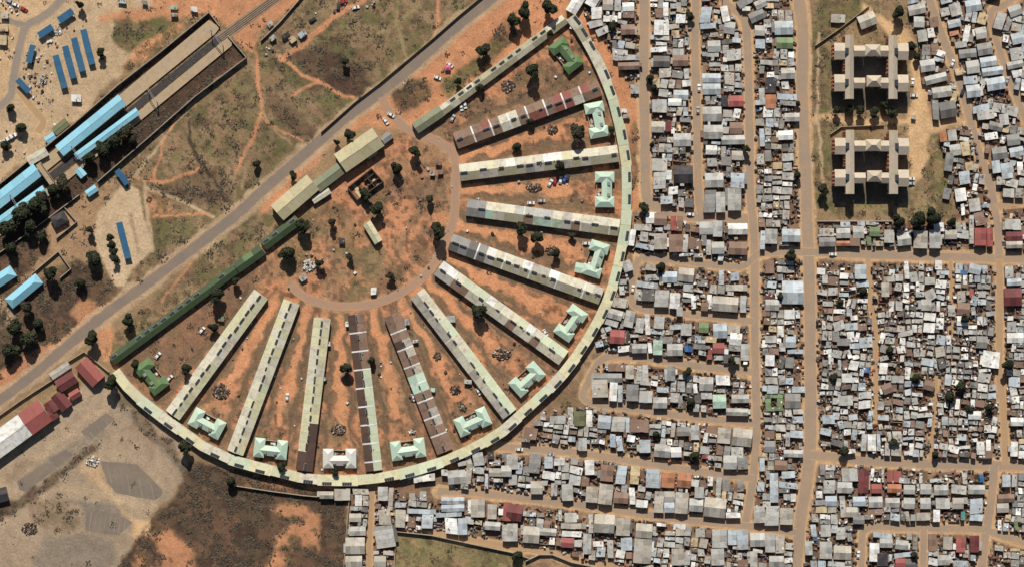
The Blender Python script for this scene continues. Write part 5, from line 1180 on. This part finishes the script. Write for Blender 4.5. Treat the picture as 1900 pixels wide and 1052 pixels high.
for (cx, cy, w, h, c, lab) in HUTS:
    ze = rnd.uniform(2.1, 2.6); x, y = W(cx, cy, ze); root = empty('hut', x, y, rnd.uniform(-.15, .15) if cx > 600 else R(38 if cx > 480 else 0))
    wl, rf, pt = roof_geo(w * S, h * S, 'mono', ze, int(cx)); wl.build('wall', M['wall'], root); ro = rf.build('roof', RM[c], root)
    for q_ in pt: q_.build('roof_patch', RM['n'], ro)
    tag(root, lab, 'hut')

# scrap heaps in the yards
HEAPS = [(410,725,34,26,'largest dark scrap heap between the two left wings'),(628,795,26,20,'dark scrap heap above the whitest ablution block'),(845,722,20,16,'dark scrap heap beside the sixth wing'),
 (860,756,12,10,'small scrap heap right of the rusty wing'),(931,655,36,22,'scrap heap between the fifth and sixth wings'),(811,660,16,14,'small scrap heap left of the sixth wing'),(1025,240,18,18,'scrap heap left of the big brownish tree'),
 (942,160,26,22,'scrap heap between the khaki block and red wing'),(990,348,30,14,'scrap heap between second and third wings'),(1025,465,26,16,'scrap heap beside the two tall trees'),(574,492,22,20,'pale rubble heap in the court'),
 (172,855,24,18,'pale rubble heap on the paved lot'),(55,980,30,20,'rubble heap at the lower left of the paved lot'),(770,735,20,16,'dark scrap heap between rusty and half brown wings'),(1063,335,4,4,None),(765,800,12,10,'small scrap heap above the pale ablution block'),
 (210,80,8,6,None),(80,150,12,20,'litter heap beside the short blue shelter'),(105,60,20,12,'market litter between the blue shelters')]
for hx, hy, w, h, lab in HEAPS:
    if not lab: continue
    mb = MB(); pale = 'pale' in lab or 'litter' in lab
    for _ in range(int(w * h / 5)):
        r = math.sqrt(rnd.random()); t = rnd.random() * 6.283; d = 1 - r
        z0 = d * .5
        mb.rbox(math.cos(t) * r * w / 2 * S, math.sin(t) * r * h / 2 * S, rnd.uniform(.3, 1.3), rnd.uniform(.25, .9), 0, z0 + rnd.uniform(.3, 1.1), rnd.random() * 3, rnd.choice([0, 0, 0, 0, 1, 1, 2]) if not pale else rnd.choice([0, 2, 2, 3, 3]))
    x, y = W(hx, hy); tag(mb.build('scrap_heap', [M['scrap'], M['rust'], RM['t'], RM['w']], None, (x, y, 0)), lab, 'scrap heap')

lit = MB()
for poly, n in (([(60,70),(140,15),(165,40),(95,95)], 150), ([(40,95),(95,90),(100,170),(70,200),(40,140)], 170), ([(0,0),(45,0),(40,30),(10,25)], 70), ([(0,40),(25,60),(28,100),(0,110)], 60),
                ([(70,190),(100,170),(130,215),(100,250)], 50), ([(480,85),(560,70),(580,55),(570,100),(500,115)], 60), ([(0,240),(45,215),(50,300),(0,310)], 40), ([(560,20),(700,-5),(700,15),(590,50)], 50), (interior, 900), ([(560,470),(600,470),(600,510),(560,510)], 40)):
    xs = [p[0] for p in poly]; ys = [p[1] for p in poly]
    for _ in range(n):
        px, py = rnd.uniform(min(xs), max(xs)), rnd.uniform(min(ys), max(ys))
        if not in1(poly, px, py): continue
        x, y = W(px, py); big = rnd.random() ** 3
        lit.rbox(x, y, .25 + 1.3 * big, .2 + 1.1 * big, 0, .15 + 1.0 * big, rnd.random() * 3, rnd.choice([0, 0, 1, 2, 3, 3]))
tag(lit.build('litter', [RM['w'], RM['g'], RM['n'], M['scrap']]), 'litter and small debris scattered over market and hostel yards', 'litter', kind='stuff')

# ------------------------------------------------------------------ cars
def car_parts(body_mat):
    b = MB(); prof = [(-2.1, .35), (-2.1, .85), (-1.95, .98), (-1.1, 1.0), (1.05, .95), (2.0, .8), (2.12, .6), (2.12, .35)]
    n = len(prof)
    vs = [(x, s * (.84 if z > .9 else .88), z) for s in (-1, 1) for x, z in prof]
    b.add(vs, [tuple(range(n)), tuple(range(2 * n - 1, n - 1, -1))] + [(i, n + i, n + (i + 1) % n, (i + 1) % n) for i in range(n)])
    g = MB(); lo = [(-1.75, -.8), (1.0, -.8), (1.0, .8), (-1.75, .8)]; hi_ = [(-1.3, -.66), (.25, -.66), (.25, .66), (-1.3, .66)]
    g.add([(*p, .97) for p in lo] + [(*p, 1.42) for p in hi_], [(0, 1, 5, 4), (1, 2, 6, 5), (2, 3, 7, 6), (3, 0, 4, 7), (4, 5, 6, 7)])
    r = MB(); r.box(-1.32, .27, -.67, .67, 1.425, 1.475)
    wh = MB(); k = 10
    ring = [(math.cos(t * 6.283 / k) * .32, math.sin(t * 6.283 / k) * .32) for t in range(k)]
    wh.add([(x, -.1, z) for x, z in ring] + [(x, .1, z) for x, z in ring], [tuple(range(k)), tuple(range(2 * k - 1, k - 1, -1))] + [(i, k + i, k + (i + 1) % k, (i + 1) % k) for i in range(k)])
    return b.mesh('body', body_mat), g.mesh('window', M['glass']), r.mesh('roof', body_mat), wh.mesh('wheel', M['rubber'])
CARP = {}
for c, rgb in dict(white=(.75, .74, .72), silver=(.42, .43, .44), red=(.4, .04, .04), dark=(.04, .045, .06), blue=(.06, .12, .3)).items():
    CARP[c] = car_parts(roof_mat('car_paint_' + c, rgb, tuple(v * .8 for v in rgb), .15, .3, .03))
CARS = [(726,214,-30,'white','white car on the gate lane, upper of two'),(716,226,-55,'white','white car on the gate lane, lower of two'),(835,121,-40,'white','white car beside the pink awning'),(812,145,-20,'white','white car right of the red earth patch'),
 (856,200,-80,'white','left of two white cars parked by the khaki block'),(863,196,-80,'white','right of two white cars parked by the khaki block'),(840,220,60,'silver','silver car near the grey green gate roof'),(1021,340,60,'white','white car left in the row below the second wing'),
 (1030,337,75,'red','red car in the row below the second wing'),(1040,335,80,'white','middle white car in the row below the second wing'),(1047,333,80,'blue','blue car in the row below the second wing'),(1053,331,80,'dark','dark car ending the row below the second wing'),
 (375,612,50,'white','white car right of the long dark green block'),(293,659,50,'white','white car near the left tip inside the hostel'),(315,701,45,'white','white car beside the left bright green ablution block'),(533,736,85,'white','white car between two yellow green wings'),
 (768,737,-75,'white','white car left of the rusty wing'),(888,726,-60,'white','white car beside the sixth wing lower half'),(985,377,0,'white','white car above the third wing, left of two'),(1005,373,0,'silver','silver car above the third wing, right of two'),
 (1088,452,0,'white','white car above the ablution block with annex'),(1012,617,-60,'white','white car left of the fifth wing ablution block'),(1693,153,85,'white','white car right of the upper flats, upper one'),(1696,178,0,'white','white car right of the upper flats, lower one'),
 (1690,332,0,'white','white car beside the lower flats, upper one'),(1690,341,0,'silver','silver car beside the lower flats, lower one'),(1297,164,90,'white','white car parked on the middle lane'),(1295,205,88,'silver','silver car parked on the middle lane'),
 (1785,173,70,'dark','dark car on the slanting street by the flats'),(1767,118,70,'white','white car on the slanting street by the flats'),(1868,150,75,'silver','silver car on the street at upper right'),(1545,472,0,'white','white car on the cross street below the flats row'),
 (964,833,-5,'white','white car on the lane below the ring at right'),(1022,842,-5,'silver','silver car on the lane below the ring, further right'),(1281,398,-5,'white','white car at the bend below the left lane'),(1174,536,80,'white','white car on the loop beside the second block'),
 (1592,1028,85,'white','white car on the small street at the bottom'),(24,254,35,'white','white minibus, first of three in the left lot'),(17,258,35,'white','white minibus, second of three in the left lot'),(10,262,35,'white','white minibus, third of three in the left lot'),
 (638,4,20,'red','red car near the top edge by the orange track'),(580,38,30,'dark','dark car on the orange track near the top'),(660,15,15,'white','white car near the top edge'),(628,14,85,'dark','dark car beside the red one at the top'),
 (30,10,-20,'white','white car at the top left corner, left'),(45,18,-30,'red','red car at the top left corner'),(20,4,-20,'silver','silver car at the top left corner, upper'),(475,210,0,'dark','dark wreck in the field')]
for x_, y_, dg, c, lab in CARS[:-1]:
    bm_, gm, rm_, wm_ = CARP[c]; x, y = W(x_, y_); root = empty('car', x, y, R(dg), .06); tag(root, lab, 'car', 'cars parked or driving')
    sc = 1.12 if 'minibus' in lab else 1.0; root.scale = (sc, sc, sc * (1.25 if 'minibus' in lab else 1))
    link('body', bm_, root); link('window', gm, root); link('roof', rm_, root)
    for wx_, wy_ in ((-1.3, -.8), (-1.3, .8), (1.3, -.8), (1.3, .8)): link('wheel', wm_, root, (wx_, wy_, .32))
aw = empty('awning', *W(831, 127)); tag(aw, 'small pink canvas awning on the orange verge', 'awning')
mb = MB(); mb.add([(-1.5, -1.5, 2), (1.5, -1.5, 2), (1.5, 1.5, 2), (-1.5, 1.5, 2), (0, 0, 2.9)], [(0, 1, 4), (1, 2, 4), (2, 3, 4), (3, 0, 4), (3, 2, 1, 0)]); mb.build('canopy', M['pink'], aw)
for u, v in ((-1.4, -1.4), (1.4, -1.4), (1.4, 1.4), (-1.4, 1.4)):
    mb = MB(); mb.rbox(0, 0, .08, .08, 0, 2); mb.build('pole', M['steel'], aw, (u, v, 0))

# ------------------------------------------------------------------ trees
def tree_meshes(seed, n_leaf, tall, mat):
    rs = random.Random(seed); blobs = []; limbs = MB()
    H = 7.0 * tall
    def limb(p, q, r0, r1):
        d = Vector(q) - Vector(p); u = d.orthogonal().normalized(); v = d.normalized().cross(u); k = 6; vs = []
        for c, r in ((p, r0), (q, r1)):
            for i in range(k): vs.append(Vector(c) + (u * math.cos(i * 6.283 / k) + v * math.sin(i * 6.283 / k)) * r)
        limbs.add(vs, [(i, (i + 1) % k, k + (i + 1) % k, k + i) for i in range(k)])
    limb((0, 0, 0), (rs.uniform(-.2, .2), rs.uniform(-.2, .2), H * .45), .38, .22)
    for i in range(9):
        t = rs.random() * 6.283 + i; r = rs.uniform(.5, 2.6); z = H * rs.uniform(.42, .88)
        c = (math.cos(t) * r, math.sin(t) * r, z); blobs.append((c, rs.uniform(1.0, 1.75))); limb((0, 0, H * .42), c, .16, .05)
    blobs.append(((0, 0, H * .82), 1.7)); blobs.append(((0, 0, H * .6), 2.2))
    V = []; F = []; 
    for i in range(n_leaf):
        (cx, cy, cz), rad = rs.choice(blobs)
        d = Vector((rs.gauss(0, 1), rs.gauss(0, 1), rs.gauss(0, 1))).normalized() * rad * (rs.random() ** .35)
        c = Vector((cx, cy, cz)) + Vector((d.x, d.y, d.z * .8)); 
        nrm = (d.normalized() + Vector((rs.gauss(0, .5), rs.gauss(0, .5), rs.gauss(.3, .5)))).normalized()
        u = nrm.orthogonal().normalized(); u.rotate(__import__('mathutils').Quaternion(nrm, rs.random() * 6.28)); v = nrm.cross(u); s = rs.uniform(.34, .66)
        n = len(V); V += [tuple(c + u * s), tuple(c + v * s * .6), tuple(c - u * s), tuple(c - v * s * .6)]; F.append((n, n + 1, n + 2, n + 3))
    return limbs.mesh('trunk', M['bark']), np_mesh('crown', V, F, mat)
TP = [tree_meshes(1, 3600, 1.0, M['leaf']), tree_meshes(2, 3600, 1.15, M['leaf']), tree_meshes(3, 3800, 1.3, M['leaf']), tree_meshes(4, 3600, .95, M['leafb'])]
TREES = [(1560,560,7,0,'dark tree left in the dense quarter, above a lane'),(1650,650,8,0,'dark tree at the heart of the dense quarter'),(1700,700,9,0,'dark tree right of the dense quarter heart'),(1762,735,11,0,'largest tree cluster low right in the dense quarter'),(1800,760,9,0,'tree right of the largest cluster in the dense quarter'),(1545,700,8,0,'dark tree at the left side of the dense quarter'),(1660,820,8,3,'brownish bush above the lower cross street'),(1448,550,7,0,'dark tree in the strip beside the main street'),
 # x, y, radius px, proto, label
 (768,280,11,1,'dark tree beside the gate end of the court'),(737,314,11,1,'dark tree below the larger hall'),(698,388,12,2,'tall dark tree above the small court building'),(616,412,8,1,'small dark tree left of the court building'),
 (563,420,13,2,'tall dark tree beside the dark green block with vents'),(535,470,15,0,'broad dark tree at the left end of the court drive'),(592,488,8,2,'slim tree beside the court rubble'),(814,430,15,2,'largest dark tree at the right of the court'),
 (726,512,8,3,'brownish shrub low in the court'),(677,360,9,2,'tree growing at the ruin corner'),(650,478,7,3,'greenish bush in the middle of the court'),(798,372,8,3,'brown bush right of the court centre'),
 (987,130,15,1,'round dark tree between the khaki block and red wing'),(1073,250,17,3,'big round brownish tree left of the mint ablution block'),(896,94,11,2,'dark tree above the khaki block, middle one'),(851,151,8,1,'dark tree above the khaki block, left one'),
 (952,38,12,2,'left of two big dark trees at the top'),(973,24,14,1,'right of two big dark trees at the top'),(1018,14,14,2,'dark tree behind the top corner of the ring'),(892,163,9,0,'dark tree inside the khaki block'),
 (1134,241,8,1,'tree squeezed between mint ablution block and ring'),(1041,308,9,1,'dark tree on the second wing'),(968,425,12,2,'left of two tall trees below the third wing'),(997,440,11,2,'right of two tall trees below the third wing'),
 (1032,470,9,1,'dark tree below the two tall trees'),(1060,437,6,3,'small bush below the third wing'),(960,272,9,0,'dark tree below the red wing, left'),(984,226,9,0,'dark tree at the edge of the red wing'),
 (886,578,13,1,'dark tree overlapping the fifth wing'),(643,682,10,2,'dark tree between third and half brown wings'),(690,668,9,0,'tree beside the half brown wing'),(622,876,8,1,'small tree below the whitest ablution block'),
 (522,866,9,1,'tree below the greenest ablution block'),(342,828,12,2,'dark tree outside the lower left ring'),(206,710,13,2,'dark tree at the left tip of the ring'),(428,892,11,0,'tree below the ring at the scrub edge'),
 (402,545,14,1,'big dark tree on the long green block'),(436,522,8,1,'dark tree by the short green roof'),(398,607,9,1,'dark tree above the leftmost hostel wing'),(346,682,12,1,'dark tree left of the leftmost wing'),(250,676,8,0,'tree beside the left bright green ablution block'),
 (170,628,13,2,'dark tree beside the road above the red hall'),(238,596,12,1,'round dark tree below the road'),(545,327,8,2,'slim tree above the left entrance hall'),(648,250,9,2,'tree above the larger hall'),(626,265,6,1,'small tree left of the larger hall'),
 (166,426,8,1,'small dark tree left of the lone shelter'),(175,482,14,0,'broad dark tree left of the lone shelter'),(150,525,12,0,'dark tree below the walled yard'),(92,508,15,1,'dark tree beside the light blue hipped house'),(50,572,14,3,'round brown tree at the hipped house corner'),
 (232,243,15,3,'brown topped tree at the upper end of the station trees'),(212,262,15,0,'second tree of the station row'),(190,280,15,0,'third tree of the station row'),(166,293,14,0,'lowest tree of the station row'),(245,260,11,0,'shaded tree right of the station row'),
 (65,380,17,0,'dark tree below the left station canopy'),(38,398,18,0,'dark tree under the narrow canopy'),(10,425,18,0,'dark tree cut by the left edge'),(80,368,12,3,'brownish tree at the canopy end'),(115,338,14,3,'brown tree below the footbridge'),(98,352,13,0,'dark tree beside the footbridge foot'),
 (55,420,15,0,'dark tree above the wall below the station'),(75,440,12,0,'dark tree left of the dark roofed house'),(20,460,14,0,'dark tree at the left edge above the blue houses'),
 (25,610,17,0,'dark tree in the left scrub, left'),(50,630,16,0,'dark tree in the left scrub, right'),(15,650,15,0,'lowest dark tree in the left scrub'),(70,600,12,0,'dark tree in the left scrub, upper'),
 (205,440,7,1,'top of the four dark shrubs by the lone shelter'),(208,455,7,1,'second dark shrub by the lone shelter'),(212,468,7,1,'third dark shrub by the lone shelter'),(216,482,7,1,'lowest dark shrub by the lone shelter'),(187,97,7,2,'slim dark tree right of the blue shelters'),
 (190,108,6,1,'smaller slim tree right of the blue shelters'),(40,237,10,0,'dark tree by the white minibuses'),(20,200,10,0,'dark tree beside the left lane'),(8,270,10,0,'dark tree at the left edge by the minibuses'),(150,10,8,1,'dark tree near the top left shelters'),
 (1467,476,11,1,'round dark tree at the crossroads'),(1384,276,8,1,'dark tree beside the right lane'),(1213,163,8,0,'dark tree beside the left upright lane, larger'),(1210,268,6,0,'small tree beside the left upright lane'),(1480,325,8,0,'dark tree at the main street, upper'),(1480,192,6,0,'small tree at the main street near the flats'),
 (1526,350,11,1,'dark tree left of the lower flats'),(1668,412,13,1,'dark tree behind the green roofed house'),(1706,406,14,1,'dark tree in the row below the flats, left'),(1732,405,14,1,'dark tree in the row below the flats, right'),(1767,411,9,1,'dark tree left of the red house row'),
 (1872,676,12,1,'dark tree at the right photo edge'),(1357,668,7,2,'slim dark tree at the third block corner'),(1228,495,9,1,'dark tree in the second block'),(1196,387,9,2,'dark tree at the first block corner'),(1602,540,8,0,'dark tree in the dense quarter, left'),(1790,592,8,1,'dark tree in the dense quarter, right'),
 (1836,755,9,0,'dark tree low in the dense quarter'),(1782,718,11,0,'broad dark tree in the dense quarter'),(1695,1028,8,1,'dark tree in the left bottom pocket'),(1565,838,10,0,'dark tree above the lower cross street'),(1735,842,8,0,'dark tree right above the lower cross street'),
 (1552,206,7,2,'leftmost tree below the upper flats'),(1575,203,8,2,'second tree below the upper flats'),(1596,206,8,2,'third tree below the upper flats'),(1622,208,9,2,'fourth tree below the upper flats'),(1655,210,9,2,'rightmost tree below the upper flats'),(1640,196,8,1,'tree close under the upper flats'),
 (1668,22,13,1,'big dark tree above the upper flats right'),(1690,85,9,0,'tree right of the upper flats'),(1700,105,8,0,'lower tree right of the upper flats'),(1282,745,9,0,'dark tree in the fourth block'),(1275,690,7,2,'slim tree in the fourth block'),(1217,805,9,0,'dark tree in the fifth block'),(1290,845,10,0,'broad dark tree in the fifth block'),
 (962,1030,10,0,'dark bush at the wall corner of the olive field'),(640,115,7,2,'dark stump tree in the open field'),(475,305,8,0,'dark bush at the edge of the open field'),(1135,50,10,0,'dark tree in the wedge by the ring'),(1022,62,6,1,'tree under the khaki block end'),(1280,30,8,0,'tree at the top of the middle lane'),(1206,145,8,0,'dark tree above the left lane pair')]
for i, (tx, ty, r, k, lab) in enumerate(TREES):
    sc = r * S / 3.0; z = 6 * sc * .8; x, y = W(tx, ty, z)
    root = empty('tree', x, y, rnd.random() * 6.28); root.scale = (sc * rnd.uniform(.82, 1.15), sc * rnd.uniform(.82, 1.15), sc * (1.0 if sc > .8 else 1.15))
    tag(root, lab, 'tree', 'scattered trees')
    link('trunk', TP[k][0], root); link('crown', TP[k][1], root)

# ------------------------------------------------------------------ scrub and grass tufts
def scatter(name, dens, n, smin, smax, mat, label, seed, nl=9):
    rs = np.random.RandomState(seed); P = []
    ys = rs.rand(n * 14) * (dens.shape[0] - 1); xs = rs.rand(n * 14) * (dens.shape[1] - 1)
    cl = n_small[ys.astype(int), xs.astype(int)]
    keep = rs.rand(n * 14) < dens[ys.astype(int), xs.astype(int)] * np.clip((cl - .36) * 4, 0, 1)
    xs, ys = xs[keep][:n], ys[keep][:n]; m = len(xs)
    px, py = gx[0] + xs * STEP, gy[0] + ys * STEP; X, Y = (px - CX) * S, (CY - py) * S
    sz = (smin + (smax - smin) * rs.rand(m) ** 2.2)
    c = rs.randn(m, nl, 3) * np.array([.6, .6, .09]); c[..., 2] = np.abs(c[..., 2]) + .07
    c = c * sz[:, None, None] + np.stack([X, Y, np.zeros(m)], -1)[:, None, :]
    u = rs.randn(m, nl, 3); u[..., 2] *= .35; u /= np.linalg.norm(u, axis=-1, keepdims=True); t = rs.randn(m, nl, 3); t[..., :2] *= 2; t[..., 2] *= .4; t = np.cross(u, t)*0 + t
    v = np.cross(u, np.array([0, 0, 1.0]) + .45 * rs.randn(m, nl, 3)); v /= np.linalg.norm(v, axis=-1, keepdims=True) + 1e-9
    s = (sz[:, None, None] * (.22 + .2 * rs.rand(m, nl, 1)))
    V = np.stack([c + u * s, c + v * s * .7, c - u * s, c - v * s * .7], 2).reshape(-1, 3)
    V[:, 2] = np.maximum(V[:, 2], .05)
    F = np.arange(len(V)).reshape(-1, 4)
    tag(link(name, np_mesh(name, V, F, mat)), label, 'vegetation', kind='stuff')
scatter('scrub', SCR, 7000, .5, 2.0, M['scrub'], 'low dry scrub scattered over the waste ground', 5, 12)
scatter('grass_tufts', GRS * .8, 8000, .4, 1.1, M['scrubg'], 'dry grass tufts over the open field', 6, 7)
